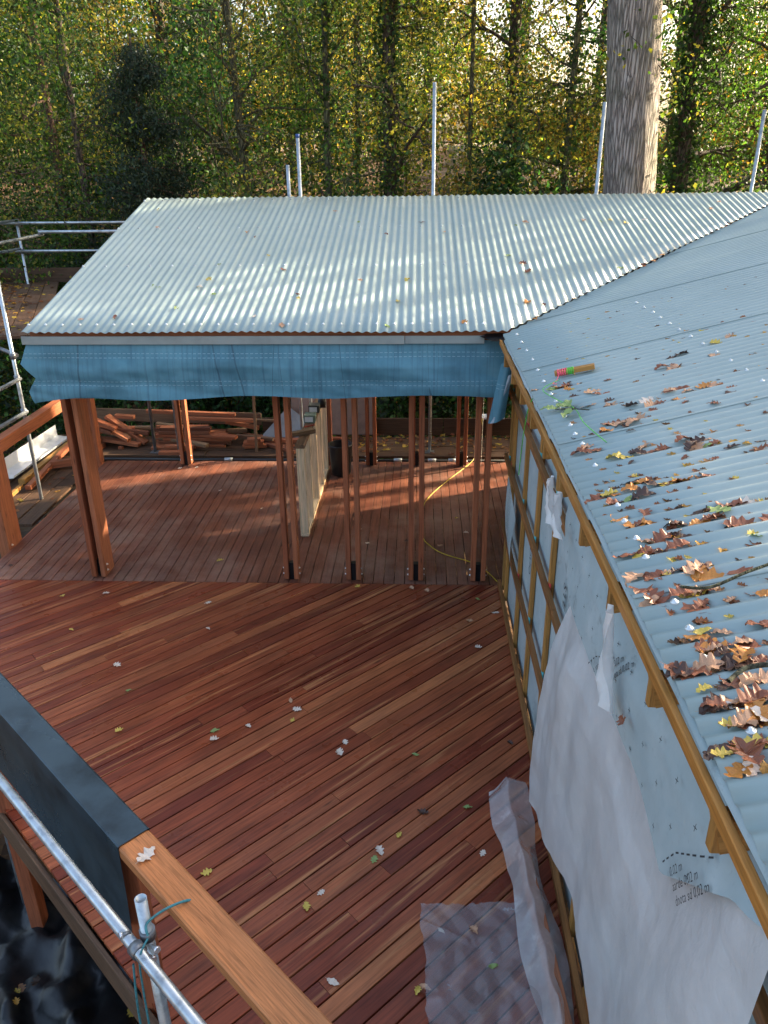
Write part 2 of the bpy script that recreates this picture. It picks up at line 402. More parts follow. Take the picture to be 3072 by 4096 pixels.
for x, s in zip([-3.335, -1.29, -.66, -.01, .62], ['beside the timber pile', 'behind the black bucket', 'right of the black bucket', 'between the bucket and the cable', 'beside the yellow cable']):
    post(x, 10.56, .12, 3.4, f'twin-leg red timber post at the back of the pavilion {s}', 'twin-leg posts along the back of the pavilion')

# ================================================================ ROOFS
T14 = math.tan(math.radians(14)); AMP = .0068; WAVE = .0765
ROOF_EY, ROOF_EZ = 6.70, 2.628
roof = thing('corrugated_roof', (-1, 8.6, 2.6), 'pale corrugated metal roof of the pavilion with scattered leaves', 'roof')
def side_z0(x): return 2.632 + (x - .70) * T14
def far_z(x, y): return ROOF_EZ + (y - ROOF_EY) * T14
def sheet_far(xa, xb, lift):
    n = max(2, int(round((xb - xa) / WAVE * 10))); X = np.linspace(xa, xb, n + 1); rows = 9
    V = []; 
    for x in X:
        w = AMP * math.sin(2 * math.pi * x / WAVE) + lift
        y0 = ROOF_EY + .006 * math.sin(x * 3.1) if x < .74 else ROOF_EY + (x - .74)
        for j in range(rows):
            y = y0 + (10.52 + .004 * math.sin(x * 7) - y0) * j / (rows - 1)
            V.append((x, y - w * math.sin(math.radians(14)), far_z(x, y) + w + .0015 * math.sin(x * 2.3 + y * 1.7)))
    i, j = np.meshgrid(np.arange(n), np.arange(rows - 1), indexing='ij'); a = (i * rows + j).ravel()
    me = np_mesh('sheet', V, np.stack([a, a + rows, a + rows + 1, a + 1], 1), True)
    o = link('sheet', me, M['roof'], roof); md = o.modifiers.new('thick', 'SOLIDIFY'); md.thickness = .0012; md.offset = -1; return o
x = -3.445; k = 0
while x < 4.55:
    sheet_far(x, min(x + .80, 4.56), .0016 * (k % 2)); x += .765; k += 1
for (xa, xb) in ((-3.46, -.12), (-.115, .56)):
    beam('eave_trim', (xa, 6.735 - (.006 if xa < -1 else 0), 2.553), (xb, 6.735 - (.006 if xa < -1 else 0), 2.553), .012, .07 if xa < -1 else .066, M['fascia_metal'], roof, ch=.001)
for yy, w in ((6.80, .045), (7.13, .06), (8.2, .045), (9.35, .045), (10.45, .06)):
    beam('purlin', (-3.4, yy, far_z(0, yy) - .075), (4.3 if yy > 8 else .8, yy, far_z(0, yy) - .075), w, .12, M['redwood'], roof)
SCR = lathe_mesh([(.0004, .011), (.0055, .0105), (.006, .004), (.0125, .0035), (.0135, .0), (.013, -.004)], 10, 'screw')
tilt_far = Matrix.Rotation(math.radians(14), 4, 'X')
for yy in (6.83, 8.2, 9.35, 10.38):
    n0 = int(math.floor((-3.4) / WAVE)); 
    for kx in range(0, 54, 2 if yy < 7 else 3):
        x = (n0 + kx + .25) * WAVE
        if x > .7 + (yy - 6.7) - .15: break
        m = tilt_far.copy(); m.translation = (x, yy + rnd.uniform(-.01, .01), far_z(x, yy) + AMP + .004); link('screw', SCR, M['washer'], roof, m)

vs = []
for t in np.linspace(-.08, 3.75, 30):
    z = side_z0(.70 + t) - .05
    vs += [(.70 + t - .10, 6.70 + t + .10, z + .02), (.70 + t, 6.70 + t, z), (.70 + t + .16, 6.70 + t - .16, z + .03)]
link('valley_gutter', mesh('valley_gutter', vs, [(i * 3 + j, i * 3 + j + 1, i * 3 + j + 4, i * 3 + j + 3) for i in range(29) for j in range(2)]), M['black_metal'], roof)
side = thing('corrugated_side_roof', (1.8, 3, 2.6), 'bluish corrugated roof over the batten wall, strewn with brown oak leaves', 'roof')
EX, EZ = .70, 2.632
def side_z(x): return EZ + (x - EX) * T14
def sheet_side(ya, yb, lift):
    n = max(2, int(round((yb - ya) / WAVE * 10))); Y = np.linspace(ya, yb, n + 1); rows = 9; V = []
    for y in Y:
        w = AMP * 1.35 * math.sin(2 * math.pi * y / WAVE) + lift
        x0 = max(EX + .003 * math.sin(y * 5.1), EX + (y - 6.70) + .11); x0 = min(x0, 4.5)
        for j in range(rows):
            x = x0 + (4.52 - x0) * j / (rows - 1); V.append((x - w * math.sin(math.radians(14)), y, side_z(x) - .016 + w + .0014 * math.sin(y * 2.1 + x * 3)))
    i, j = np.meshgrid(np.arange(n), np.arange(rows - 1), indexing='ij'); a = (i * rows + j).ravel()
    o = link('sheet', np_mesh('sheet', V, np.stack([a, a + 1, a + rows + 1, a + rows], 1), True), M['roof'], side)
    md = o.modifiers.new('thick', 'SOLIDIFY'); md.thickness = .0012; md.offset = -1
y = -1.6; k = 0
while y < 10.5:
    sheet_side(y, min(y + .795, 10.5), .0035 * (k % 2)); y += .765; k += 1
tilt_side = Matrix.Rotation(-math.radians(14), 4, 'Y')
for xx, st in ((.80, 2), (1.75, 3), (2.75, 3)):
    for ky in range(10, 88, st):
        if xx < 1 and ky % 4 == 2 and rnd.random() < .4: continue
        y = (ky + .25) * WAVE
        if y > xx + 5.8: break
        m = tilt_side.copy(); m.translation = (xx + rnd.uniform(-.008, .008), y, side_z(xx) - .016 + AMP + .004); link('screw', SCR, M['washer'], side, m)
# fascia board, drip membrane edge and rafter tails under the side eave
beam('fascia_board', (.688, -1.5, 2.556), (.688, 6.62, 2.556), .022, .042, M['fascia_wood'], side)
V = []; Yn = np.linspace(-1.5, 6.5, 200)
for y in Yn:
    w = .006 * mnoise.noise(Vector((y * 3, 0, 0)))
    V += [(.75, y, 2.606), (.708 + w, y, 2.598), (.702 + w, y, 2.581)]
F = []
for i in range(199):
    for j in range(2): F.append((i * 3 + j, i * 3 + j + 1, i * 3 + 4 + j, i * 3 + 3 + j))
M['membrane'] = None
b = NB('breather_membrane'); v = b.coord('Object'); n1 = b.noise(v, 2.2, 5, .65); n2 = b.noise(v, 55, 2, .5)
c = b.ramp(n1, [(.3, (.30, .39, .41)), (.55, (.39, .475, .49)), (.75, (.50, .57, .58))]); c = b.mix(b.ramp(n2, [(.62, 0.), (.78, .5)]), c, (.3, .36, .38))
stain = b.noise(v, 6, 6, .75); c = b.mix(b.ramp(stain, [(.58, 0.), (.72, .55)]), c, (.10, .12, .13)); b.color(c); b.set(Roughness=.6); b.bump(b.noise(v, 5, 3), .15, .02)
M['membrane'] = b.m
link('eave_membrane', mesh('eave_membrane', V, F, True), M['membrane'], side)
for i in range(14):
    y = 6.265 - i * .54
    if y < -1: break
    beam('rafter_tail', (.698, y, 2.475), (1.7, y, 2.475 + T14), .05, .10, M['treated'], side)
    yb_ = y - .005
    beam('tail_block', (.704, yb_, 2.53), (.704, yb_, 2.43), .036, .034, M['treated'], side, up=(0, 1, 0))

# ================================================================ BATTEN WALL (right)
wall = thing('batten_wall', (.88, 4, 0), 'grey membrane wall with a grid of brown and yellow timber battens beside the deck', 'wall')
def wsheet(u, v):
    y = -1.4 + u * 8.45; z = -.05 + v * 2.6
    return (.893 + .006 * fbm(y, z, 0, .9) - .0 * y, y, z)
Vv, Ff, UV = grid_np(wsheet, 80, 26)
link('membrane', np_mesh('membrane', Vv, Ff, True), M['membrane'], wall)
beam('end_stud', (.93, 7.03, 0), (.93, 7.03, 2.55), .09, .1, M['treated'], wall, up=(0, 1, 0))
VB = [6.985, 6.78, 5.94, 5.23, 4.52, 3.80, 3.09, 2.38, 1.67, .95]
for y in VB:
    beam('vertical_batten', (.873, y + rnd.uniform(-.01, .01), .0), (.873, y + rnd.uniform(-.012, .012), 2.5), .055 if y != 6.78 else .075, .032, M['treated'], wall, up=(1, 0, 0))
for z, ye in ((2.03, 7.10), (1.385, 7.085), (.70, 7.09), (.03, 7.08)):
    y = ye
    for L in (2.9, 3.3, 2.9):
        beam('horizontal_batten', (.8385, y, z + rnd.uniform(-.006, .006)), (.8385, y - L + .004, z + rnd.uniform(-.006, .006)), .034, .052, M['batten'], wall)
        y -= L
PKM = {'teal': simple('teal_packer', (.12, .5, .52), .5), 'red': simple('red_packer', (.6, .06, .05), .5)}
for i, y in enumerate(VB[:-2]):
    for z in (2.03, 1.385, .70):
        beam('packer', (.8615, y - .02, z - .005), (.8615, y - .02, z + .042), .05, .010, PKM['teal' if (i + int(z * 2)) % 3 else 'red'], wall, up=(1, 0, 0))
beam('base_gasket', (.846, 7.05, -.02), (.846, -1.2, -.02), .02, .035, M['black'], wall)
# closed ends of the cabin behind the membrane (out of sight from the deck)
link('end_panel', mesh('end_panel', [(.95, 7.02, 0), (3.0, 7.02, 0), (3.0, 7.02, 3.05), (.95, 7.02, 2.6)], [(0, 1, 2, 3)]), M['brownpanel'], wall)
link('back_panel', mesh('back_panel', [(3.0, 7.02, -.2), (3.0, 10.62, -.2), (3.0, 10.62, 3.1), (3.0, 7.02, 3.1)], [(0, 1, 2, 3)]), M['brownpanel'], wall)
link('roof_lining', mesh('roof_lining', [(.95, -1.4, 2.55), (4.4, -1.4, 3.4), (4.4, 7.0, 3.4), (.95, 7.0, 2.55)], [(0, 1, 2, 3)]), M['brownpanel'], wall)
link('rear_panel', mesh('rear_panel', [(4.4, -1.4, -.5), (4.4, 7.0, -.5), (4.4, 7.0, 3.4), (4.4, -1.4, 3.4)], [(0, 1, 2, 3)]), M['brownpanel'], wall)
# ================================================================ text helper
def text_geo(s, size):
    cu = bpy.data.curves.new('txt', 'FONT'); cu.body = s; cu.size = size; cu.resolution_u = 2
    o = bpy.data.objects.new('txt', cu); C.objects.link(o); bpy.context.view_layer.update()
    dg = bpy.context.evaluated_depsgraph_get(); e = o.evaluated_get(dg); me = e.to_mesh()
    vs = [(v.co.x, v.co.y) for v in me.vertices]; fs = [tuple(p.vertices) for p in me.polygons]
    e.to_mesh_clear(); bpy.data.objects.remove(o); bpy.data.curves.remove(cu)
    return vs, fs
M['ink'] = simple('black_print', (.03, .035, .04), .7)
def stroke(p, q, w):
    dx, dy = q[0] - p[0], q[1] - p[1]; L = math.hypot(dx, dy); nx, ny = -dy / L * w / 2, dx / L * w / 2
    return [(p[0] + nx, p[1] + ny), (q[0] + nx, q[1] + ny), (q[0] - nx, q[1] - ny), (p[0] - nx, p[1] - ny)], [(0, 1, 2, 3)]
def mapped(name, geos, fn, parent):
    V = []; F = []
    for vs, fs in geos:
        o = len(V); V += [fn(a, b_) for a, b_ in vs]; F += [tuple(i + o for i in f) for f in fs]
    return link(name, mesh(name, V, F), M['ink'], parent)

# ================================================================ loose membrane over the wall (part of the wall)
def flap_x(z):
    z = np.asarray(z, float); return np.interp(z, [2.0, 2.15, 2.3, 2.4, 2.44, 2.47], [.716, .715, .722, .745, .77, .83])
def flap_bot(y): return np.interp(y, [1.1, 1.31, 1.7, 2.12, 3.21, 3.43, 3.56], [2.46, 2.37, 2.01, 2.06, 2.04, 2.12, 2.33])
def flap(u, v):
    y = 1.1 + u * 2.46; zb = flap_bot(y); z = 2.47 - v * (2.47 - zb)
    x = flap_x(z) + .016 * fbm(y, z * .5, 3.3, 1.6) * np.clip(v * 2, 0, 1) + .02 * v * np.sin(y * 4.2 + 2.5 * z) - .02 * np.clip((y - 3.2) / .3, 0, 1) * v
    return (x, y, z)
Vv, Ff, _ = grid_np(flap, 90, 26)
fl = link('loose_membrane', np_mesh('loose_membrane', Vv, Ff, True), M['membrane'], wall)
G = []
for i, (yy, zz) in enumerate([(y, z) for y in np.arange(1.5, 3.4, .17) for z in (2.10, 2.22, 2.34)]):
    yy += .05 * ((i % 3) - 1)
    if zz < flap_bot(yy) + .02: continue
    for d in ((.010, .003), (-.003, .010)): G.append(stroke((-yy - d[0], zz - d[1]), (-yy + d[0], zz + d[1]), .0028))
def place(geo, y0, z0, ang):
    vs, fs = geo; ca, sa = math.cos(ang), math.sin(ang)
    return [(-y0 + a * ca - b_ * sa, z0 + a * sa + b_ * ca) for a, b_ in vs], fs
for (y0, z0, an, lines) in ((2.60, 2.075, .82, ['e, valore sd 0,02 m', 'gsfolie, sd-waarde 0,02 m', '\u011btrn\u00e1 folie, hodnota sd 0,02 m']), (1.585, 2.125, 1.02, ['0,02 m', 'aarde 0,02 m', 'dnota sd 0,02 m'])):
    for k, s in enumerate(lines):
        vs, fs = text_geo(s, .036); G.append(place(([(a + .012 * k, b_ - .038 * k) for a, b_ in vs], fs), y0, z0, an))
    for k in range(9):
        t = k * .04; G.append(place(stroke((t - .06, .05 - .25 * max(0, t - .12)), (t - .037, .05 - .25 * max(0, t - .1)), .005), y0, z0, an))
G = [([p_ for p_ in vs], fs) for vs, fs in G if max(q_[1] for q_ in vs) < 2.46]
mapped('printed_text', G, lambda a, b_: (float(flap_x(b_)) + .02 * min(1, max(0, (2.47 - b_) / .43)) * math.sin(-a * 4.2 + 2.5 * b_) - .011, -a, b_), fl)
# small printed tab hanging off the far end
def tab(u, v):
    y = 6.62 - u * .62 - .1 * v * (1 - u); z = 1.36 - .16 * u - v * (.50 - .1 * u); return (.818 - .02 * np.sin(v * 2.5) - .012 * u * v, y, z)
Vv, Ff, _ = grid_np(tab, 14, 14)
tb = link('membrane_tab', np_mesh('membrane_tab', Vv, Ff, True), M['membrane'], wall)
G = []
for k, s in enumerate(['DE: Diffusionsoffene Luftdicht', 'GB: Diffusion permeable airtight', 'FR: Membrane d\u2019\u00e9tanch\u00e9it\u00e9', 'PL: Membrana wysoko']):
    vs, fs = text_geo(s, .034); G.append(([(.20 + .06 * k - .0 * a + b_, a + .13) for a, b_ in [(q_[0], -q_[1]) for q_ in vs]], fs))
for a, b_ in (((.2, .06), (.26, .02)), ((.24, .03), (.27, .10)), ((.27, .03), (.30, .10)), ((.30, .03), (.33, .09)), ((.33, .03), (.37, .06)), ((.24, .03), (.29, -.0)), ((.29, 0.), (.34, .03))): G.append(stroke(a, b_, .006))
for k in range(9): G.append(stroke((.06 + .055 * k, .11), (.09 + .055 * k, .112), .006)); G.append(stroke((.05, .02 + .04 * k), (.052, .045 + .04 * k), .006))
mapped('printed_text', G, lambda a, b_: tuple(float(t) + (-.003 if i == 0 else 0) for i, t in enumerate(tab(np.float64(a / .62 * .9), np.float64(1 - b_ / .52)))), tb)
G = [place(text_geo('STE', .11), 4.18, 1.62, -1.5), place(text_geo('DUO', .10), 5.55, 1.18, -1.5), place(text_geo('IT: Telo altamente traspirante', .035), 6.45, 2.0, -1.5), place(text_geo('NL: dampopen onderdakfolie', .035), 6.40, 2.0, -1.5)]
for i in range(150):
    yy, zz = rnd.uniform(2.9, 6.9), rnd.uniform(.1, 2.4); G.append(stroke((-yy, zz), (-yy + .004, zz + .018), .004))
mapped('printed_text', G, lambda a, b_: (.884, -a, b_), wall)
# bits of torn plastic caught on the eave
def plastic(name, tr, col, rough, alpha):
    b = NB(name); v = b.coord('Object'); n = b.noise(v, 7, 5, .65)
    b.color(b.ramp(n, [(.3, tuple(c * .86 for c in col)), (.65, col)])); b.set(Roughness=rough); b.b.inputs['Coat Weight'].default_value = 1. if alpha > .3 else .4; b.b.inputs['Coat Roughness'].default_value = .06 if alpha > .3 else .15
    t1 = b.n('BsdfTranslucent'); t1.inputs['Color'].default_value = (*col, 1); m1 = b.n('MixShader'); m1.inputs[0].default_value = tr; b.l(b.b.outputs[0], m1.inputs[1]); b.l(t1.outputs[0], m1.inputs[2])
    t2 = b.n('BsdfTransparent'); m2 = b.n('MixShader'); fac = b.ramp(n, [(.35, min(1., alpha * 1.04)), (.58, alpha * .95), (.72, alpha * .55)]); b.l(fac, m2.inputs[0]); b.l(m1.outputs[0], m2.inputs[1]); b.l(t2.outputs[0], m2.inputs[2]); b.l(m2.outputs[0], b.out.inputs['Surface'])
    mpc = b.n('Mapping'); mpc.inputs['Scale'].default_value = (1, 1, .45); mpc.inputs['Rotation'].default_value = (.35, 0, 0); b.l(v, mpc.inputs[0])
    vc = b.n('TexVoronoi'); vc.feature = 'F2'; vc.inputs['Scale'].default_value = 5.5; b.l(mpc.outputs[0], vc.inputs['Vector'])
    b.bump(b.math('ADD', b.math('MULTIPLY', vc.outputs['Distance'], .9), b.math('MULTIPLY', b.noise(v, 9, 4, .7, 1.), .4)), .42, .03); return b.m
M['poly'] = plastic('milky_polythene', .35, (.93, .95, .95), .3, .05)
M['clear'] = plastic('clear_polythene', .1, (.42, .46, .50), .08, .70)
M['clear2'] = plastic('cloudy_polythene', .3, (.80, .83, .85), .15, .58)
for (y0, z0, L, w_) in ((3.62, 2.47, .22, .07), (3.42, 2.47, .2, .05), (2.32, 2.50, .36, .07)):
    def scrap(u, v, y0=y0, z0=z0, L=L, w_=w_):
        y = y0 + (u - .5) * w_ * (1 - .5 * np.sin(v * 5)) - .06 * v; return (.655 - .02 * np.sin(u * 6 + v * 4) + .012 * fbm(u, v, y0, 4.), y, z0 + .03 - v * L)
    Vv, Ff, _ = grid_np(scrap, 8, 14); link('plastic_scrap', np_mesh('plastic_scrap', Vv, Ff, True), M['poly'], fl)

# ================================================================ plastic sheets
def crease(a, b_, seed, n=9, amp=.01, f=(1.5, 6.)):
    r = random.Random(seed); o = 0 * a
    for _ in range(n):
        th = r.uniform(0, 3.14); fr_ = r.uniform(*f); ph = r.uniform(0, 1); t = (a * math.cos(th) + b_ * math.sin(th)) * fr_ + ph + .25 * np.sin(b_ * 2.3 + ph * 9)
        o = o + np.abs((t % 1) - .5) * 4 * amp * r.uniform(.3, 1) * (1.5 / fr_) * (.5 + .5 * np.sin(a * r.uniform(1, 4) + b_ * r.uniform(1, 4) + ph * 6))
    return o
def wsh(u, v):
    yt = 3.22 - u * 2.07; yb = np.interp(u, [0, .25, .5, .75, 1], [3.78, 3.1, 2.4, 1.8, 1.15])
    zb = np.interp(yb, [1.1, 2.16, 2.35, 2.84, 3.3, 3.78], [.5, .6, .76, .7, .48, .28]); vv = v
    y = yt + (yb - yt) * np.sin(vv * math.pi / 2) ** .8; zt = flap_bot(yt) + .03; z = zt - vv * (zt - zb)
    x = .75 - .03 * np.clip(vv * 4, 0, 1) - .012 * np.sin(vv * 3.1) + .02 * np.clip(vv * 6, 0, 1) * fbm(y * 1.6 + z * .5, z * .55, 1.7, 1.5) + .012 * np.sin((y + .32 * z) * 9) * vv + (.03 - (crease(y + .22 * z, z * .12, 4, 7, .012, (1.2, 4.)) + crease(y, z * .8, 31, 6, .005, (2., 6.)))) * np.clip(vv * 6, 0, 1)
    return (x, y, z)
Vv, Ff, _ = grid_np(wsh, 130, 120)
o = link('plastic_sheet', np_mesh('plastic_sheet', Vv, Ff, True), M['poly']); tag(o, 'milky white plastic sheet hanging down the batten wall from under the membrane', 'plastic sheet')
def strip(u, v):
    y = 4.02 - 1.55 * u + .06 * (v - .5); w = .24 - .05 * u + .05 * np.sin(u * 11); x = .605 + .13 * u + (v - .5) * w - .05 * crease(u * 1.5, v * .3, 3, 5, .25, (2, 5))
    z = .17 - .07 * u - np.abs(v - .45) * .22 + crease(u * 1.55, v * .3, 12, 8, .05, (2., 7.)) + .06 * np.exp(-((u - .04) / .09) ** 2)
    return (x, y, np.maximum(z, .012 + .01 * np.sin(u * 40)))
Vv, Ff, _ = grid_np(strip, 110, 40)
o = link('plastic_strip', np_mesh('plastic_strip', Vv, Ff, True), M['clear2']); tag(o, 'crumpled cloudy plastic strip folded over an offcut at the wall foot', 'plastic strip')
o = beam('timber_offcut', (.66, 3.6, .06), (.735, 2.5, .055), .07, .09, M['redwood']); tag(o, 'timber offcut wrapped in crumpled plastic at the wall foot', 'timber')
ring = [(.03, 3.23), (.055, 2.95), (.08, 2.69), (.09, 2.45), (.2, 2.2), (.76, 2.2), (.75, 2.9), (.62, 3.25)]
def clr(u, v):
    xl = .03 + .07 * v; xr = .62 + .13 * np.sin(v * 1.6); x = xl + (xr - xl) * u + .02 * fbm(u * 2, v * 5, 3.1, 1.5); y = 3.235 - v * 1.05 + .03 * u - .03 * np.abs(fbm(u * 4, v, 6.6, 1.5))
    z = .010 + .010 * np.abs(fbm(x * 3, y * 3, 5.5, 1.8)) + crease(x, y, 21, 12, .04, (2, 9)) * np.clip(.2 + 1.4 * v, 0, 1) + .02 * np.exp(-((y - 3.1 + .45 * (x - .05)) / .012) ** 2) * (u < .4) + .03 * np.clip(u - .8, 0, 1)
    return (x, y, z)
Vv, Ff, _ = grid_np(clr, 60, 80)
o = link('clear_plastic_sheet', np_mesh('clear_plastic_sheet', Vv, Ff, True), M['clear']); tag(o, 'wet clear plastic sheet lying flat on the diagonal deck boards', 'plastic sheet')

# ================================================================ blue tarpaulin
b = NB('blue_tarpaulin'); v = b.coord('Object'); sp = b.n('SeparateXYZ'); b.l(v, sp.inputs[0]); X_, Z_ = sp.outputs[0], sp.outputs[2]
n1 = b.noise(v, 2.6, 5, .6); mpv = b.n('Mapping'); mpv.inputs['Scale'].default_value = (26, 1, .9); b.l(v, mpv.inputs[0])
c = b.ramp(n1, [(.3, (.042, .145, .20)), (.5, (.068, .205, .275)), (.72, (.10, .265, .34))])
c = b.mix(b.ramp(b.noise(mpv.outputs[0], 1.2, 3, .5), [(.5, 0.), (.7, .6)]), c, (.035, .11, .165))
vl = b.n('TexVoronoi'); vl.feature = 'DISTANCE_TO_EDGE'; vl.inputs['Scale'].default_value = .9; mv = b.n('Mapping'); mv.inputs['Scale'].default_value = (3.0, .0, .10); b.l(v, mv.inputs[0]); b.l(mv.outputs[0], vl.inputs['Vector'])
c = b.mix(b.math('MULTIPLY', b.math('LESS_THAN', vl.outputs['Distance'], .0022), .55), c, (.02, .05, .08))
dash = b.math('LESS_THAN', b.math('FRACT', b.math('MULTIPLY', X_, 24.)), .62); st = None
for z0 in (2.425, 2.39, 2.185, 2.148):
    e = b.math('LESS_THAN', b.math('ABSOLUTE', b.math('SUBTRACT', b.math('SUBTRACT', Z_, z0), b.math('MULTIPLY', b.noise(v, .5, 1), .03))), .0022); st = e if st is None else b.math('MAXIMUM', st, e)
c = b.mix(b.math('MULTIPLY', b.math('MULTIPLY', dash, st), .4), c, (.45, .62, .7)); b.color(c); b.set(Roughness=.55); b.bump(b.noise(v, 120, 2), .1, .003)
M['tarp'] = b.m
tarp = thing('blue_tarpaulin', (-1.3, 6.75, 2.0), 'blue tarpaulin strip hanging along the pavilion eave', 'tarpaulin')
def tarp_fn(u, v):
    xl = np.interp(v, [0, .07, .35, .58, .8, 1.], [-3.44, -3.44, -3.50, -3.385, -3.47, -3.44]); xr = .733 + .01 * v
    x = xl + (xr - xl) * u; zb = 2.035 + .035 * u - .04 * np.exp(-u * 18) + .012 * np.sin(u * 17); z = 2.545 - v * (2.545 - zb)
    wr = .026 * fbm(x * .9 + z * 1.3, z * 2.6, 4.4, 1.3) - crease(x, z * 1.5, 9, 7, .012, (.8, 2.5)) + .008 * np.sin(x * 2.2 - z * 14) * np.exp(-((x + .4) / 1.3) ** 2) * v + .008 * np.sin((x - .4 + z) * 16) * np.exp(-((x - .55) / .3) ** 2)
    return (x, 6.755 - .02 * v + wr * np.clip(v * 2.2, 0, 1), z)
Vv, Ff, _ = grid_np(tarp_fn, 200, 44); link('sheet', np_mesh('sheet', Vv, Ff, True), M['tarp'], tarp)
M['tarp_grey'] = simple('tarp_underside', (.33, .40, .46), .55, 0, .15)
def tf(u, v):
    x = .70 + .115 * u - .09 * v * (1 - .3 * u); return (x, 6.62 - .06 * np.sin(u * 3) - .02 * v, 2.37 - v * .46 - .06 * (1 - u) * v + .10 * u * (1 - v))
Vv, Ff, _ = grid_np(tf, 10, 16); o = link('folded_corner', np_mesh('folded_corner', Vv, Ff, True), M['tarp'], tarp)
def tf2(u, v):
    x = .735 + .085 * u - .12 * v; return (x, 6.60 - .05 * np.sin(u * 3.2), 2.27 - v * .42 + .05 * u)
Vv, Ff, _ = grid_np(tf2, 8, 12); link('folded_underside', np_mesh('folded_underside', Vv, Ff, True), M['tarp_grey'], tarp)
def tv(u, v):
    y = 7.0 + 3.3 * u; return (-3.46 - .05 * v + .03 * fbm(y, v, 1.2, 1.5), y, far_z(0, y) - .03 - .16 * v * (1 + .7 * np.sin(y * 5.2)))
Vv, Ff, _ = grid_np(tv, 60, 8); link('verge_flap', np_mesh('verge_flap', Vv, Ff, True), M['tarp'], tarp)

# ================================================================ front-left handrail, flashing and scaffold tube
D = Vector((.7373, -.6756, 0)); N = Vector((.6756, .7373, 0)); R0 = Vector((-1.262, 2.588, 0))
def rp(t, off=0, z=0): p = R0 + D * t + N * off; return Vector((p.x, p.y, z))
hr = thing('handrail', (-1.262, 2.588, 0), 'orange-brown timber handrail with a dark metal cap over its far half', 'handrail')
beam('top_rail', rp(.0, 0, 1.117), rp(2.7, 0, 1.117), .15, .066, M['rail'], hr, ch=.008)
beam('capped_rail', rp(-4.6, 0, 1.112), rp(-.004, 0, 1.112), .14, .06, M['rail'], hr)
cs = [(.0765, 1.085), (.0765, 1.1525), (.07, 1.156), (-.07, 1.156), (-.0765, 1.1525), (-.080, .86), (-.088, .60), (-.078, .585)]
vs = []; 
for t in (-4.6, -2.2, .0):
    for o_, z in cs: p = rp(t, o_, z); vs.append(tuple(p))
n = len(cs); fs = [(k * n + i, k * n + i + 1, (k + 1) * n + i + 1, (k + 1) * n + i) for k in range(2) for i in range(n - 1)]
o = link('metal_cap', mesh('metal_cap', vs, fs), M['flash'], hr); md = o.modifiers.new('t', 'SOLIDIFY'); md.thickness = .0015; md.offset = 1
for t in (-3.9, -2.0, -.10, 1.9): beam('rail_post', rp(t, .0, -1.2), rp(t, .0, 1.08), .095, .095, M['redwood'], hr, up=(0, 1, 0))
sc = thing('scaffold_guard_rail', (-1.07, 2.13, -1.3), 'galvanised scaffold tube and upright with a coupler beside the capped handrail', 'scaffold')
A = Vector((-2.087, 2.984, 1.10)); B = Vector((-.781, 1.809, 1.10)); dd = (B - A).normalized()
tube('ledger', A - dd * 3, B + dd * 1.4, .0242, M['galv'], sc, 20)
up_ = Vector((-1.058, 2.138, 0))
tube('upright', (-1.02, 2.10, -1.35), (-1.074, 2.165, 1.285), .0242, M['galv'], sc, 20, hollow=True)
tube('upright', (-2.96, 4.16, -1.4), (-2.96, 4.16, 1.2), .0242, M['galv'], sc, 16)
for ax, ctr in (((dd.x, dd.y, 0), Vector((-1.085, 2.083, 1.10))), ((0, 0, 1), Vector((-1.068, 2.158, 1.10)))):
    a_ = Vector(ax) * .022; tube('coupler', ctr - a_, ctr + a_, .032, M['galv_dark'], sc, 14)
for k, (dx, dz) in enumerate(((.05, .03), (-.055, .02), (.02, -.05))):
    p = Vector((-1.075 + dx, 2.11 - dx * .6, 1.10 + dz)); tube('coupler_bolt', p, p + Vector((.03 * (1 if dx > 0 else -1), -.02, .008)), .009, M['galv_dark'], sc, 8)
    tube('coupler_nut', p + Vector((.026 * (1 if dx > 0 else -1), -.017, .007)), p + Vector((.036 * (1 if dx > 0 else -1), -.025, .009)), .014, M['bolt'], sc, 6)
rope = thing('rope', (-1.1, 2.1, .2), 'thin teal rope tied round the scaffold coupler', 'rope')
cable('strand', [(-1.10, 2.06, 1.05), (-1.11, 2.045, .8), (-1.105, 2.03, .45), (-1.09, 2.02, .1)], .0045, M['rope'], rope)
cable('strand', [(-1.035, 2.085, 1.165), (-1.06, 2.045, 1.11), (-1.065, 2.03, .95), (-1.06, 2.01, .5), (-1.05, 2.0, .1)], .0045, M['rope'], rope)
cable('strand', [(-1.04, 2.10, 1.16), (-1.05, 2.13, 1.19), (-1.0, 2.20, 1.185), (-.93, 2.27, 1.155), (-.90, 2.30, 1.10)], .0055, M['rope'], rope)
def bp(u, v):
    x = -4.6 + 5.2 * u; y = -1.0 + 6.2 * v; return (x, y - (x + 4.6) * .5, -1.22 + .2 * np.abs(fbm(x * .9, y * .9, 2.1, 2.2)) + .13 * np.abs(fbm(x, y, 7.7, 4.3)))
Vv, Ff, _ = grid_np(bp, 90, 90); o = link('black_plastic_sheet', np_mesh('black_plastic_sheet', Vv, Ff, True), simple('black_polythene', (.010, .011, .012), .34, 0, .3, 4., .6)); tag(o, 'crumpled black plastic sheeting on the ground below the deck edge', 'plastic sheet')
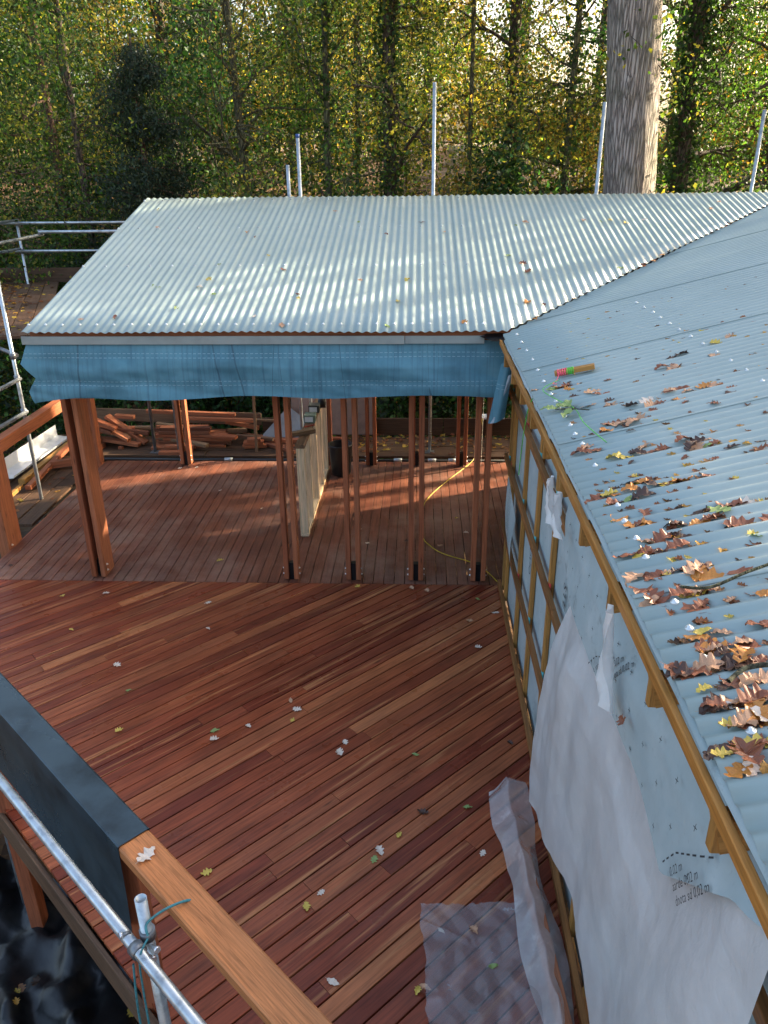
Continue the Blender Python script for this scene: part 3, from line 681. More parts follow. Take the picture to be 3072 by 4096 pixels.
# left handrail on the far deck edge
hl = thing('timber_handrail', (-4.65, 8, 0), 'red timber handrail and post along the left edge of the covered deck', 'handrail')
beam('top_rail', (-4.65, 5.8, 1.13), (-4.65, 10.68, 1.13), .12, .14, M['redwood'], hl)
beam('rail_post', (-4.66, 7.91, -.4), (-4.66, 7.91, 1.06), .30, .12, M['redwood'], hl, up=(1, 0, 0))
beam('rail_post', (-4.66, 10.6, -.4), (-4.66, 10.6, 1.06), .15, .12, M['redwood'], hl, up=(1, 0, 0))
for z in (.02, -.12): m = Matrix.Rotation(math.pi / 2, 4, 'Y'); m.translation = (-4.598, 7.83, z); link('bolt', BOLT, M['bolt'], hl, m)
# ================================================================ scaffolding at the back and left
sb = thing('scaffold_platform', (-1, 11.5, 0), 'dark scaffold board platform behind the covered deck', 'scaffold')
for i in range(4):
    x = -6.2
    while x < 3.4:
        L = rnd.choice([2.4, 3.0, 3.9]); x1 = min(x + L, 3.6)
        beam('board', (x, 11.12 + i * .232, -.045 + rnd.uniform(-.008, .008)), (x1 - .01, 11.12 + i * .232 + rnd.uniform(-.01, .01), -.045), .222, .038, M['scaf_board'], sb); x = x1
for xa, xb in ((-2.5, .4), (.41, 3.6)): beam('toe_board', (xa, 12.06, .10), (xb, 12.06, .10), .036, .28, M['scaf_board'], sb)
beam('toe_board', (-5.6, 12.1, .30), (-2.52, 12.06, .22), .036, .2, M['oldwood'], sb)
tube('transom', (-5.5, 10.86, -.04), (3.2, 10.86, -.05), .026, M['black'], sb)
for x in (-2.86, -.35, .15, .45): tube('sleeve', (x, 10.86, -.04), (x + .12, 10.86, -.04), .034, M['galv'], sb)
for x, zt, lab in ((-1.585, 4.31, 'with a blue cap'), (-1.735, 3.95, 'shorter'), (.18, 4.88, 'tallest'), (2.29, 4.63, 'in front of the oak trunk'), (4.28, 4.52, 'at the roof corner')):
    t = thing('scaffold_pole', (x, 11.2, 0), f'galvanised scaffold pole rising behind the roof ridge, {lab}', 'scaffold pole', 'scaffold poles behind the ridge')
    lean = .03 if x > 2 else .0
    tube('tube', (x, 11.2, -1.3), (x + lean, 11.2, zt), .0242, M['galv'], t, 14, hollow=True)
    if 'blue' in lab: tube('cap', (x, 11.2, zt - .04), (x, 11.2, zt + .005), .0255, simple('blue_tape', (.03, .09, .3), .5), t, 14)
    beam('base_plate', (x - .07, 11.2, -.022), (x + .07, 11.2, -.022), .14, .006, M['galv_dark'], t)
for x, zt, m_, lab in ((-3.99, 2.9, 'galv_dark', 'dark steel prop standing in front of the timber pile'), (-3.62, 3.0, 'galv', 'galvanised prop close beside the back timber post'), (-2.45, 1.3, 'oldwood', 'thin tan timber stake at the back of the pavilion')):
    t = thing('prop' if m_ != 'oldwood' else 'timber_stake', (x, 11.15, 0), lab, 'prop' if m_ != 'oldwood' else 'stake')
    if m_ == 'oldwood': beam('shaft', (x, 11.2, -.2), (x + .03, 11.2, zt), .04, .03, M['oldwood'], t, up=(0, 1, 0))
    else: tube('shaft', (x, 11.15, -.02), (x, 11.15, zt), .024, M[m_], t); beam('base_plate', (x - .07, 11.15, -.022), (x + .07, 11.15, -.022), .14, .006, M[m_], t)
# left scaffold lift
ls = thing('scaffold_lift', (-6.3, 12.5, 0), 'raised scaffold platform with guard rails beyond the left roof verge', 'scaffold')
dv = Vector((-.37, .93, 0)); nv_ = Vector((.93, .37, 0))
for i in range(5):
    p = Vector((-5.75, 9.55, 1.98)) + nv_ * (.235 * i); beam('board', p, p + dv * 6.0, .225, .038, M['scaf_board'], ls)
for s in (0., .58, .98):
    p = Vector((-5.9, 9.5, 1.92)); 
beam('toe_board', Vector((-5.86, 9.5, 2.1)), Vector((-5.86, 9.5, 2.1)) + dv * 6.1, .036, .22, M['scaf_board'], ls)
beam('toe_board', Vector((-7.95, 15.05, 2.12)), Vector((-6.3, 15.05, 2.12)), .036, .26, M['scaf_board'], ls)
P = Vector((-7.25, 14.75, 0)); hts = (3.06, 2.58)
tube('upright', (-7.25, 14.75, -.6), (-7.25, 14.75, 3.12), .0242, M['galv'], ls)
for z in hts: tube('guard_rail', (-7.55, 14.72, z), (-4.6, 14.72, z), .0242, M['galv'], ls)
for z in hts: tube('guard_rail', (-7.25, 14.82, z + .04), (-7.9, 11.0, z + .0), .0242, M['galv'], ls)
tube('guard_rail', (-6.0, 12.9, 3.03), (-4.2, 12.9, 3.03), .0242, M['galv'], ls); tube('guard_rail', (-5.98, 12.95, 2.99), (-6.9, 10.6, 2.80), .0242, M['galv'], ls)
for p in ((-7.25, 14.75, 3.06), (-7.25, 14.75, 2.58), (-6.0, 12.92, 3.02)): tube('coupler', Vector(p) - Vector((0, 0, .04)), Vector(p) + Vector((0, 0, .04)), .036, M['galv_dark'], ls, 10)
tube('upright', (-4.93, 9.3, -1.3), (-4.93, 9.3, 3.4), .0242, M['galv'], ls)
for z, y2 in ((1.45, 7.4), (1.03, 7.4)): tube('ledger', (-4.90, 9.32, z + .12), (-5.5, 6.9, z - .16), .0242, M['galv'], ls)
tube('ledger', (-4.9, 9.34, 1.85), (-6.0, 10.4, 1.86), .0242, M['galv_dark'], ls)
for z in (1.85, 1.58, 1.16): tube('coupler', (-4.93, 9.3, z - .035), (-4.93, 9.3, z + .035), .036, M['galv_dark'], ls, 10)
# low boards to the left of the covered deck
lb = thing('scaffold_walkway', (-5.2, 10, 0), 'dark boards beside the left handrail, littered with offcuts', 'scaffold')
for i, (xa, y0, y1) in enumerate(((-4.80, 8.5, 9.75), (-4.83, 9.76, 12.0), (-5.04, 7.9, 11.9), (-5.27, 8.2, 12.0), (-5.50, 7.8, 12.), (-5.73, 7.5, 12.), (-5.96, 7.5, 12.))):
    beam('board', (xa, y0, -.05), (xa - .02, y1, -.05), .215, .038, M['scaf_board'], lb)
for yy in (8.7, 10.2, 11.6): tube('transom', (-6.1, yy, -.095), (-4.66, yy, -.095), .0242, M['galv_dark'], lb)
# gutter lengths and offcuts on the walkway
gt = thing('gutter_length', (-5.6, 10.5, .1), 'white angled gutter trim lying among the offcuts', 'trim')
cs = [(-.13, .2), (-.125, .03), (.0, .012), (.12, .02), (.125, .05)]; vs = []
for (x0, y0) in ((-5.62, 9.75), (-5.56, 11.6)):
    for a_, z in cs: vs.append((x0 + a_, y0, z + .06))
o = link('profile', mesh('profile', vs, [(i, i + 1, i + 6, i + 5) for i in range(4)]), M['white_plastic'], gt); md = o.modifiers.new('t', 'SOLIDIFY'); md.thickness = .004
OFF = [((-5.40, 9.75, .03), (-5.37, 11.4, .05), .09, .07, 'treated', 'yellow treated timber beside the white gutter trim'), ((-5.22, 9.55, .02), (-5.28, 11.2, .10), .08, .06, 'redwood', 'long red offcut leaning along the walkway'),
       ((-5.25, 10.35, .06), (-4.93, 10.5, .06), .1, .1, 'redwood', 'short red block lying across the walkway'), ((-5.35, 8.55, .02), (-5.12, 8.75, .02), .11, .09, 'redwood', 'stubby red block behind the handrail post'), ((-5.3, 9.0, .03), (-5.33, 9.6, .03), .05, .05, 'treated', 'short yellow offcut on the dark walkway boards'), ((-5.85, 9.0, .03), (-5.8, 10.9, .04), .1, .08, 'oldwood', 'old grey-brown timber at the outer edge of the walkway')]
for p0, p1, w, h, m_, lab in OFF: tag(beam('timber_offcut', p0, p1, w, h, M[m_], up=(0, 0, 1)), lab, 'timber', 'offcuts on the walkway')
# ---------------------------------------------------------------- timber pile
PILE = []
def pl(p0, p1, w=.095, h=.045, m_='redwood'): PILE.append((p0, p1, w, h, m_))
for k in range(6):      # tidy stack
    z = .0 + k * .052; n = 3 if k < 4 else 2
    for j in range(n):
        xo = rnd.uniform(-.12, .12); y = 11.42 + j * .11 + rnd.uniform(-.01, .01)
        pl((-4.02 + xo, y, z), (-2.92 + xo * .6 - (.3 if k > 3 else 0), y + rnd.uniform(-.02, .02), z), .098, .046, 'redwood' if rnd.random() < .3 else 'dull_red' if rnd.random() < .8 else 'oldwood')
pl((-4.25, 11.72, .45), (-2.85, 11.7, .40), .08, .05); pl((-3.6, 11.66, .36), (-2.55, 11.62, .33), .08, .05); pl((-2.75, 11.7, .33), (-2.1, 11.85, .25), .06, .03, 'oldwood')
pl((-4.08, 11.28, .0), (-3.42, 11.27, .0), .12, .045); pl((-3.85, 11.2, .045), (-3.4, 11.22, .05), .1, .045); pl((-3.9, 11.08, -.01), (-3.45, 11.06, .0), .12, .05)
pl((-5.12, 11.45, .12), (-4.30, 11.35, .02), .11, .05); pl((-4.96, 11.5, .33), (-4.45, 11.35, .1), .11, .05); pl((-4.85, 11.62, .40), (-4.22, 11.45, .02), .13, .045)
pl((-5.12, 11.6, .36), (-4.4, 11.5, .16), .1, .05); pl((-4.98, 11.4, .40), (-4.62, 11.33, .28), .09, .06); pl((-5.16, 11.4, .2), (-4.9, 11.3, .1), .1, .05)
pl((-5.15, 11.35, -.0), (-4.85, 11.3, -.0), .14, .1); pl((-5.2, 11.5, .06), (-4.6, 11.55, .02), .1, .05); pl((-4.75, 11.7, .38), (-4.45, 11.7, .36), .1, .05); pl((-4.6, 11.28, -.005), (-4.54, 11.27, -.005), .05, .04)
pl((-2.65, 11.3, .02), (-2.32, 11.36, .02), .13, .045); pl((-2.66, 11.32, .07), (-2.36, 11.34, .075), .13, .05); pl((-2.6, 11.3, .12), (-2.4, 11.33, .12), .12, .05); pl((-2.3, 11.5, .05), (-1.6, 11.5, .05), .1, .05); pl((-2.7, 11.42, -.01), (-1.9, 11.45, -.01), .1, .04); pl((-2.6, 11.66, .03), (-1.2, 11.68, .02), .08, .045)
for k in range(16):
    x0 = rnd.uniform(-5.2, -2.3); y0 = rnd.uniform(11.35, 11.85); z0 = rnd.uniform(.0, .34 if x0 < -3 else .12); a_ = rnd.gauss(0, .25); L = rnd.uniform(.35, .9)
    pl((x0, y0, z0), (x0 + L * math.cos(a_), min(11.95, y0 + L * math.sin(a_)), max(.0, z0 - rnd.uniform(0, .12))), rnd.uniform(.07, .12), rnd.uniform(.04, .06), rnd.choice(('dull_red', 'dull_red', 'redwood', 'oldwood')))
for i, (p0, p1, w, h, m_) in enumerate(PILE):
    tag(beam('timber_offcut', p0, p1, w, h, M[m_]), ('bright reddish timber length in the jumbled pile behind the covered deck' if m_ == 'redwood' else 'dull dark red timber length in the jumbled pile behind the covered deck' if m_ == 'dull_red' else 'weathered tan timber length in the pile behind the covered deck'), 'timber', 'timber pile on the scaffold platform')
# ---------------------------------------------------------------- leaning sheets
o = link('leaning_sheet', mesh('leaning_sheet', [(-2.42, 11.62, .06), (-1.72, 11.62, .06), (-1.72, 11.7, .3), (-2.02, 11.76, .52), (-2.42, 11.64, .10)], [(0, 1, 2, 3, 4)]), M['ring']); md = o.modifiers.new('t', 'SOLIDIFY'); md.thickness = .015; tag(o, 'pale grey sheet cut to a triangle, leaning beside the galvanised prop', 'sheet')
o = link('leaning_sheet', mesh('leaning_sheet', [(-2.0, 11.86, .03), (-.72, 11.86, .03), (-.72, 12.0, 1.0), (-2.0, 12.0, 1.0)], [(0, 1, 2, 3)]), M['brownpanel']); md = o.modifiers.new('t', 'SOLIDIFY'); md.thickness = .02; tag(o, 'large brown-grey panel leaning behind the stud partition', 'sheet')
o = beam('white_tray', (.95, 11.95, .30), (1.35, 11.97, .30), .2, .03, M['white_plastic']); tag(o, 'white tray on the toe board near the yellow cable', 'tray')
# ---------------------------------------------------------------- stud partition
sp_ = thing('stud_partition', (-1.297, 9.2, 0), 'low pale timber stud partition standing on the covered deck', 'partition')
beam('bottom_plate', (-1.297, 8.16, .022), (-1.297, 10.4, .022), .098, .042, M['pale'], sp_)
beam('top_plate', (-1.297, 8.14, 1.10), (-1.297, 10.42, 1.10), .105, .042, M['oldwood'], sp_)
for y in (8.19, 8.62, 9.22, 9.71, 10.3): beam('stud', (-1.297, y, .043), (-1.297, y, 1.079), .097, .045, M['pale'], sp_, up=(0, 1, 0))
o = beam('timber_offcut', (-1.44, 8.42, 1.148), (-1.19, 8.58, 1.148), .075, .05, M['oldwood']); tag(o, 'short timber block lying across the top of the stud partition', 'timber')
M['box_dark'] = simple('dark_carton', (.03, .04, .04), .45, 0, .2, 20.); M['box_green'] = simple('green_carton', (.16, .24, .2), .45, 0, .2, 20.)
for (y, z, m_, lab) in ((9.02, 1.165, 'box_green', 'small green screw carton on the stud partition'), (9.42, 1.17, 'box_dark', 'small black screw carton with white label on the stud partition')):
    t = thing('screw_carton', (-1.29, y, z), lab, 'box'); beam('carton', (-1.29, y - .07, z), (-1.29, y + .07, z), .13, .085, M[m_], t, ch=.002)
    beam('lid', (-1.29, y - .072, z + .046), (-1.29, y + .072, z + .046), .134, .008, M[m_], t, ch=.001)
    link('paper_label', mesh('paper_label', [(-1.345, y - .0715, z - .03), (-1.25, y - .0715, z - .03), (-1.25, y - .0715, z + .03), (-1.345, y - .0715, z + .03)], [(0, 1, 2, 3)]), M['white_plastic'], t)
t = thing('black_tape_roll', (-1.24, 9.6, 1.13), 'black tape roll behind the cartons on the partition', 'tape'); me = lathe_mesh([(.035, 0), (.06, 0), (.06, .09), (.035, .09), (.035, 0)], 16, 'roll'); m = Matrix.Rotation(math.pi / 2, 4, 'Y'); m.translation = (-1.26, 9.6, 1.182); link('roll', me, M['black'], t, m)
o = beam('marker_pen', (-1.33, 8.78, 1.128), (-1.22, 8.86, 1.128), .014, .014, simple('red_pen', (.3, .04, .03), .4)); tag(o, 'dark red marker pen on the partition top', 'pen')
# ---------------------------------------------------------------- bucket
bk = thing('bucket', (-1.06, 10.19, 0), 'black plastic bucket standing on the deck beside the stud partition', 'bucket'); 
m = Matrix.Translation((-1.06, 10.19, 0)); link('body', lathe_mesh([(.0005, .004), (.125, .004), (.13, .01), (.162, .42), (.168, .43), (.168, .445), (.158, .445), (.125, .02), (.0005, .02)], 28, 'body'), M['black'], bk, m)
cable('handle', [(-1.06 + .165 * math.cos(a_), 10.19 + .165 * math.sin(a_) * .8 - .05, .42 - .12 * math.sin(a_ * 1.0)) for a_ in np.linspace(0, math.pi, 9)], .004, M['galv_dark'], bk)
# ---------------------------------------------------------------- yellow cable, strings
o = cable('extension_cable', [(.95, 11.2, .5), (.90, 11.0, .25), (.82, 10.80, .02), (.67, 10.45, .009), (.45, 10.02, .009), (.22, 9.53, .009), (.11, 9.22, .009), (.075, 9.0, .009), (.05, 8.58, .009), (.07, 8.13, .009), (.14, 7.94, .009), (.24, 7.78, .009), (.37, 7.67, .009), (.57, 7.54, .009), (.73, 7.33, .009), (.835, 7.08, .009), (.9, 6.95, .0)], .005, M['yellow']); tag(o, 'yellow extension cable curving over the covered deck to the batten wall', 'cable')
for x in (.80, .90, 1.02): tag(cable('string_line', [(x, 10.5, 2.6), (x, 10.5, 1.2), (x + .0, 10.52, .01)], .0022, M['thread'], None, 4, 2), 'thin vertical string line hanging beyond the posts by the batten wall', 'string', 'string lines')
o = cable('green_string', [(.735, 4.68, 2.63), (.70, 4.70, 2.60), (.675, 4.72, 2.5), (.66, 4.74, 2.3), (.655, 4.78, 2.07)], .0028, M['green_string'], None, 5); tag(o, 'green string hanging off the side roof edge by the wound stick', 'string')
# stick wound with string on the side roof
stk = thing('wound_stick', (.98, 4.92, 2.69), 'tan stick wound with pink and green string on the leaf-strewn roof', 'stick')
p0 = Vector((.865, 4.945, side_z(.865) + .022)); p1 = Vector((1.10, 4.90, side_z(1.10) + .022)); beam('stick', p0, p1, .05, .03, M['treated'], stk)
fr = frame(p0, p1)
for mname, a0, a1, cnt in (('pink', .018, .075, 9), ('green_string', .076, .112, 7)):
    parts = []
    for k in range(cnt):
        xx = a0 + (a1 - a0) * k / (cnt - 1); pts = []
        for q_ in range(9):
            a_ = q_ / 8 * 2 * math.pi; l_ = fr @ Vector((xx + .004 * math.sin(k * 3 + a_), .030 * math.cos(a_), .020 * math.sin(a_))); pts.append(tuple(l_))
        parts.append(tube_np(pts, .0045, 5))
    Vv, Ff = join_np(parts); link('string_winding', np_mesh('string_winding', Vv, Ff, True), M[mname], stk)
cable('loose_end', [tuple(fr @ Vector((.03, -.02, .0))), (.86, 4.84, side_z(.86) + .006), (.83, 4.79, side_z(.83) + .006), (.85, 4.76, side_z(.85) + .006)], .0025, M['pink'], stk)
cable('loose_end', [(.88, 4.84, side_z(.88) + .006), (.76, 4.72, side_z(.76) + .006), (.80, 4.45, side_z(.8) + .008), (.86, 4.2, side_z(.86) + .008), (.86, 3.95, side_z(.86) + .008), (.90, 3.6, side_z(.9) + .008)], .0022, M['green_string'], stk)
# ================================================================ fallen leaves
def oak_leaf(seed, curl, bend, L=1.0, plain=False):
    r = random.Random(seed); n = 12; rib = []; lf = []; rt = []
    for i in range(n + 1):
        t = i / n; env = (math.sin(math.pi * min(1, t * 1.02) ** .8) ** .75) * (.30 if not plain else .22)
        lobe = 1 + (.42 * math.sin(t * math.pi * 7.2 - .6) if not plain else 0)
        w1 = max(.006, env * lobe * r.uniform(.85, 1.15)) if 0 < i < n else .004; w2 = max(.006, env * lobe * r.uniform(.85, 1.15)) if 0 < i < n else .004
        x = (t - .5) * L; zz = bend * (t - .5) ** 2 * 1.6 + .03 * math.sin(t * 9 + seed)
        rib.append((x, .03 * math.sin(t * 3 + seed), zz))
        lf.append((x + .05 * lobe * w1, w1, zz + curl * w1 + .05 * r.uniform(-1, 1))); rt.append((x + .05 * lobe * w2, -w2, zz + curl * w2 * r.uniform(.3, 1.3) + .05 * r.uniform(-1, 1)))
    mn = min(v[2] for v in rib + lf + rt)
    vs = [(x, y, z - mn) for x, y, z in rib + lf + rt]; fs = []; m = n + 1
    for i in range(n): fs += [(i, i + 1, m + i + 1, m + i), (i + 1, i, 2 * m + i, 2 * m + i + 1)]
    # stalk
    o = len(vs); vs += [(-.5 * L, .008, vs[0][2]), (-.5 * L, -.008, vs[0][2]), (-.64 * L, -.004, vs[0][2] + .03), (-.64 * L, .006, vs[0][2] + .03)]; fs.append((o, o + 1, o + 2, o + 3))
    return vs, fs
LSH = [oak_leaf(s, c_, b_, 1., p) for s, c_, b_, p in ((1, .1, .1, 0), (2, .3, .2, 0), (3, .5, -.2, 0), (4, .2, .4, 0), (5, .8, .25, 0), (6, .0, .05, 0), (7, .35, -.4, 0), (8, .3, .2, 1), (9, .6, .1, 1), (10, .15, .25, 1), (11, .45, .1, 0))]
LME = {}
def leaf_mesh(kind, shape):
    if (kind, shape) not in LME:
        vs, fs = LSH[shape]; me = mesh('leaf', vs, fs, False); me.materials.append(LEAFM[kind]); LME[(kind, shape)] = me
    return LME[(kind, shape)]
CN = {'russet': 'russet brown', 'tan': 'light tan', 'darkbrown': 'dark wet brown', 'orange': 'orange', 'yellow': 'yellow', 'green': 'green', 'pale': 'pale cream'}
MWI = cam.matrix_world.inverted(); NLF = {}
def in_view(p):
    q_ = MWI @ Vector(p)
    return q_.z < 0 and abs(q_.x / -q_.z) < .50 and abs(q_.y / -q_.z) < .665
def drop_leaf(pos, size, kind, tiltm, where, group, shape=None, yaw=None, tip=.15):
    if not in_view(pos): return None
    NLF[group] = NLF.get(group, 0) + 1
    if group == 'fallen leaves on the side roof' and NLF[group] > 212: return None
    sh = rnd.randrange(len(LSH)) if shape is None else shape
    if kind == 'green' and shape is None: sh = rnd.choice((7, 8, 5))
    m = Matrix.Translation(pos) @ tiltm @ Matrix.Rotation(rnd.uniform(0, 6.283) if yaw is None else yaw, 4, 'Z') @ Matrix.Rotation(rnd.gauss(0, tip), 4, 'X') @ Matrix.Rotation(rnd.gauss(0, tip * .6), 4, 'Y') @ Matrix.Scale(size, 4)
    o = bpy.data.objects.new('fallen_leaf', leaf_mesh(kind, sh)); C.objects.link(o); o.matrix_world = m
    tag(o, f'{CN[kind]} fallen leaf lying on {where}', 'leaf', group); return o
def pick(w): 
    r = rnd.random() * sum(w.values())
    for k_, v_ in w.items():
        r -= v_
        if r <= 0: return k_
    return k_
WS = {'russet': .36, 'tan': .24, 'darkbrown': .2, 'orange': .09, 'yellow': .06, 'green': .05, 'pale': .04}
cl = []
for _ in range(36): cl.append((rnd.uniform(.8, 1.9), rnd.uniform(2.4, 5.2), rnd.uniform(.04, .12), rnd.randint(1, 3)))
cl += [(.84, 1.80, .05, 18), (.86, 1.66, .05, 20), (.80, 1.60, .05, 14), (.76, 1.47, .035, 10), (.83, 1.92, .05, 10), (.82, 2.20, .04, 6), (.87, 2.16, .05, 6), (.90, 2.33, .05, 7), (.78, 2.36, .03, 6), (.98, 2.60, .07, 10), (.82, 2.52, .04, 6), (.80, 2.72, .03, 4), (1.10, 2.72, .07, 8), (.83, 3.02, .05, 11), (1.02, 3.05, .07, 8), (1.20, 3.35, .08, 7), (.95, 3.45, .05, 6), (.80, 3.6, .03, 3), (1.05, 3.85, .07, 8), (1.3, 4.15, .1, 8), (.93, 4.72, .05, 5), (1.45, 4.0, .12, 7), (1.55, 4.6, .1, 6)]
n_side = 0; cl = cl[36:] + cl[:36]
for cx, cy, sd_, n in cl:
    for _ in range(n):
        x = cx + rnd.gauss(0, sd_ * 1.5); y = cy + rnd.gauss(0, sd_ * .7)
        if x < .70 or y > x + 5.6: continue
        k_ = round((y / WAVE) - .75) + .75 if rnd.random() < .65 else y / WAVE   # many settle in the troughs
        y = k_ * WAVE; z = side_z(x) - .016 + AMP * math.sin(2 * math.pi * y / WAVE) + .003 + .006 * rnd.random()
        drop_leaf((x, y, z), (rnd.uniform(.07, .11) if rnd.random() < .65 else rnd.uniform(.04, .07)), pick(WS), tilt_side, 'the side roof above the batten wall', 'fallen leaves on the side roof', yaw=rnd.gauss(0, .6) + (math.pi if rnd.random() < .5 else 0), tip=.2); n_side += 1
for _ in range(42):
    x = rnd.uniform(.8, 4.0); y = rnd.uniform(3.4, min(x + 5.2, 8.5)); drop_leaf((x, y, side_z(x) - .004), rnd.uniform(.05, .09), pick({'russet': .3, 'tan': .3, 'pale': .15, 'yellow': .15, 'green': .12}), tilt_side, 'the side roof above the batten wall', 'fallen leaves on the side roof')
WF = {'tan': .3, 'russet': .2, 'orange': .14, 'yellow': .16, 'green': .2, 'pale': .1}
for _ in range(46):
    y = rnd.uniform(6.75, 10.4); x = rnd.uniform(-3.35, .6 + (y - 6.7))
    drop_leaf((x, y, far_z(x, y) + .006), rnd.uniform(.05, .095), pick(WF), tilt_far, 'the corrugated pavilion roof', 'fallen leaves on the pavilion roof', tip=.2)
for k in range(13):
    t = rnd.random(); drop_leaf((.80 + t * 3.2 + rnd.uniform(-.03, .05), 6.68 + t * 3.2, side_z(.8 + t * 3.2) + .004), rnd.uniform(.05, .08), pick({'russet': .5, 'darkbrown': .4, 'orange': .2}), tilt_side, 'the valley between the two roofs', 'fallen leaves in the roof valley')
I4 = Matrix.Identity(4)
DL = [(-2.05, 6.62, 'pale'), (-3.13, 6.78, 'pale'), (-3.55, 6.72, 'yellow'), (-1.93, 6.15, 'pale'), (-2.57, 5.55, 'pale'), (-1.0, 5.1, 'tan'), (-.52, 4.62, 'pale'), (-.55, 4.5, 'pale'), (-.95, 4.86, 'yellow'), (.0, 4.5, 'green'), (-.93, 4.99, 'pale'), (-1.28, 4.78, 'pale'), (-1.52, 4.72, 'green'), (-1.5, 4.62, 'pale'), (-.1, 3.75, 'yellow'), (.42, 3.62, 'pale'), (-.22, 3.62, 'pale'), (-.25, 3.55, 'green'), (-.55, 3.3, 'pale'), (-.62, 3.2, 'yellow'), (.15, 3.05, 'pale'), (.33, 3.06, 'tan'), (.02, 2.72, 'yellow'), (.06, 2.72, 'tan'), (-1.26, 3.42, 'yellow'), (-.42, 2.75, 'pale'), (.55, 5.9, 'pale'), (.5, 6.35, 'tan'), (.1, 6.9, 'tan'), (-.05, 6.95, 'tan'), (-.6, 6.98, 'yellow'), (.75, 6.5, 'pale'), (.6, 6.75, 'green'), (-2.25, 4.7, 'yellow'), (-2.35, 5.2, 'green'), (-3.2, 6.1, 'yellow'), (-2.75, 4.35, 'yellow'), (.42, 2.85, 'green'), (.3, 2.6, 'darkbrown'), (.7, 4.65, 'darkbrown'), (.35, 4.0, 'green'), (.05, 3.95, 'darkbrown')]
for x, y, kd in DL: drop_leaf((x, y, .004 if not (.03 < x < .7 and 2.3 < y < 3.2) else .03), rnd.uniform(.05, .08), kd, I4, 'the diagonal deck boards', 'fallen leaves on the deck', tip=.08)
for _ in range(14): drop_leaf((rnd.uniform(-4.4, .7), rnd.uniform(7.2, 10.5), .004), rnd.uniform(.05, .085), pick({'pale': .4, 'tan': .3, 'yellow': .2, 'darkbrown': .2}), I4, 'the covered deck', 'fallen leaves on the covered deck', tip=.1)
p = rp(.13, -.01, 1.152); drop_leaf(tuple(p), .10, 'pale', I4, 'the bare end of the capped handrail', None, shape=0, yaw=1.1, tip=.02)
drop_leaf((.69, 2.15, 2.2), .055, 'russet', Matrix.Rotation(-1.2, 4, 'Y'), 'the loose grey membrane', None, shape=1)
# uncountable litter: platform, walkway, lift and pit
def litter(name, label, n, fn, parent=None):
    P = [fn() for _ in range(n)]; V = []; F = []; col = []
    pal = np.array([(.20, .07, .03), (.32, .16, .08), (.07, .035, .02), (.4, .22, .05), (.42, .32, .07), (.13, .05, .03)])
    for (x, y, z) in P:
        vs, fs = LSH[rnd.randrange(6)]; s = rnd.uniform(.05, .10); a_ = rnd.uniform(0, 6.28); ca, sa = math.cos(a_), math.sin(a_); o = len(V); cc = pal[rnd.randrange(6)] * rnd.uniform(.7, 1.3)
        V += [(x + s * (u * ca - v_ * sa), y + s * (u * sa + v_ * ca), z + s * w) for u, v_, w in vs]; F += [tuple(i + o for i in f) for f in fs]; col += [cc] * len(vs)
    me = np_mesh(name, V, np.array(F), False, np.array(col)); o = link(name, me, M['leaf']); tag(o, label, None, kind='stuff'); return o
litter('leaf_litter', 'brown leaf litter drifted on the back scaffold platform', 420, lambda: (rnd.uniform(-1.6, 3.2), 11.05 + rnd.random() ** .6 * .95, -.022))
def lf2():
    t = rnd.uniform(0, 5.6); s = abs(rnd.gauss(.0, .45)); p = Vector((-5.78, 9.55, 2.002)) + dv * t + nv_ * min(s, 1.0); return tuple(p)
litter('leaf_litter', 'brown leaf litter on the raised scaffold lift', 260, lf2)
litter('leaf_litter', 'scattered leaves over the black sheeting below the deck', 60, lambda: ((lambda x, y: (x, y, -.93))(rnd.uniform(-3.6, -.9), rnd.uniform(1.3, 3.6))))
litter('leaf_litter', 'a few leaves on the dark walkway boards', 40, lambda: (rnd.uniform(-6, -4.75), rnd.uniform(8, 11), -.028))
def lf4():
    while 1:
        y = rnd.choice((rnd.uniform(1.4, 3.2), rnd.uniform(2.4, 6.5))); x = rnd.uniform(.74, 1.0 + .33 * y)
        if in_view((x, y, side_z(x))) and y < x + 5.6: break
    k_ = round(y / WAVE - .75) + .75; y = k_ * WAVE + rnd.gauss(0, .006); return (x, y, side_z(x) - .02)
_keep = LSH; LSH = [([(a * .55, b2 * .5, c2 * .5) for a, b2, c2 in vs], fs) for vs, fs in LSH]
litter('leaf_litter', 'small leaf scraps and crumbs caught in the side roof troughs', 330, lf4)
LSH = _keep
# green sprig and mossy twig on the side roof
spg = thing('leafy_sprig', (.8, 4.2, 2.66), 'fresh green leafy sprig fallen on the side roof', 'sprig')
cable('stem', [(.92, 4.12, side_z(.92) + .012), (.84, 4.18, side_z(.84) + .02), (.76, 4.24, side_z(.76) + .02)], .003, M['bark_green'], spg)
for (x, y, yaw, s) in ((.745, 4.27, 2.8, .13), (.80, 4.12, 4.3, .13), (.83, 4.28, 1.1, .14), (.79, 4.30, 1.7, .08)):
    m = Matrix.Translation((x, y, side_z(x) + .015)) @ tilt_side @ Matrix.Rotation(yaw, 4, 'Z') @ Matrix.Scale(s, 4); link('leaf', leaf_mesh('green', 7), None, spg, m)
tw = thing('mossy_twig', (1.0, 1.7, 2.7), 'mossy broken twig lying in the leaf heap on the side roof', 'twig')
def rz(x, y, h=.03): return (x, y, side_z(x) + h)
cable('stem', [rz(.80, 1.70), rz(.86, 1.74), rz(.93, 1.70, .045), rz(.97, 1.58, .05), rz(1.02, 1.50, .05), rz(1.1, 1.47, .04)], .007, M['bark_green'], tw)
cable('branch', [rz(.83, 2.20, .02), rz(.90, 2.15, .03), rz(1.02, 2.18, .04), rz(1.2, 2.24, .03)], .005, M['bark_green'], tw)
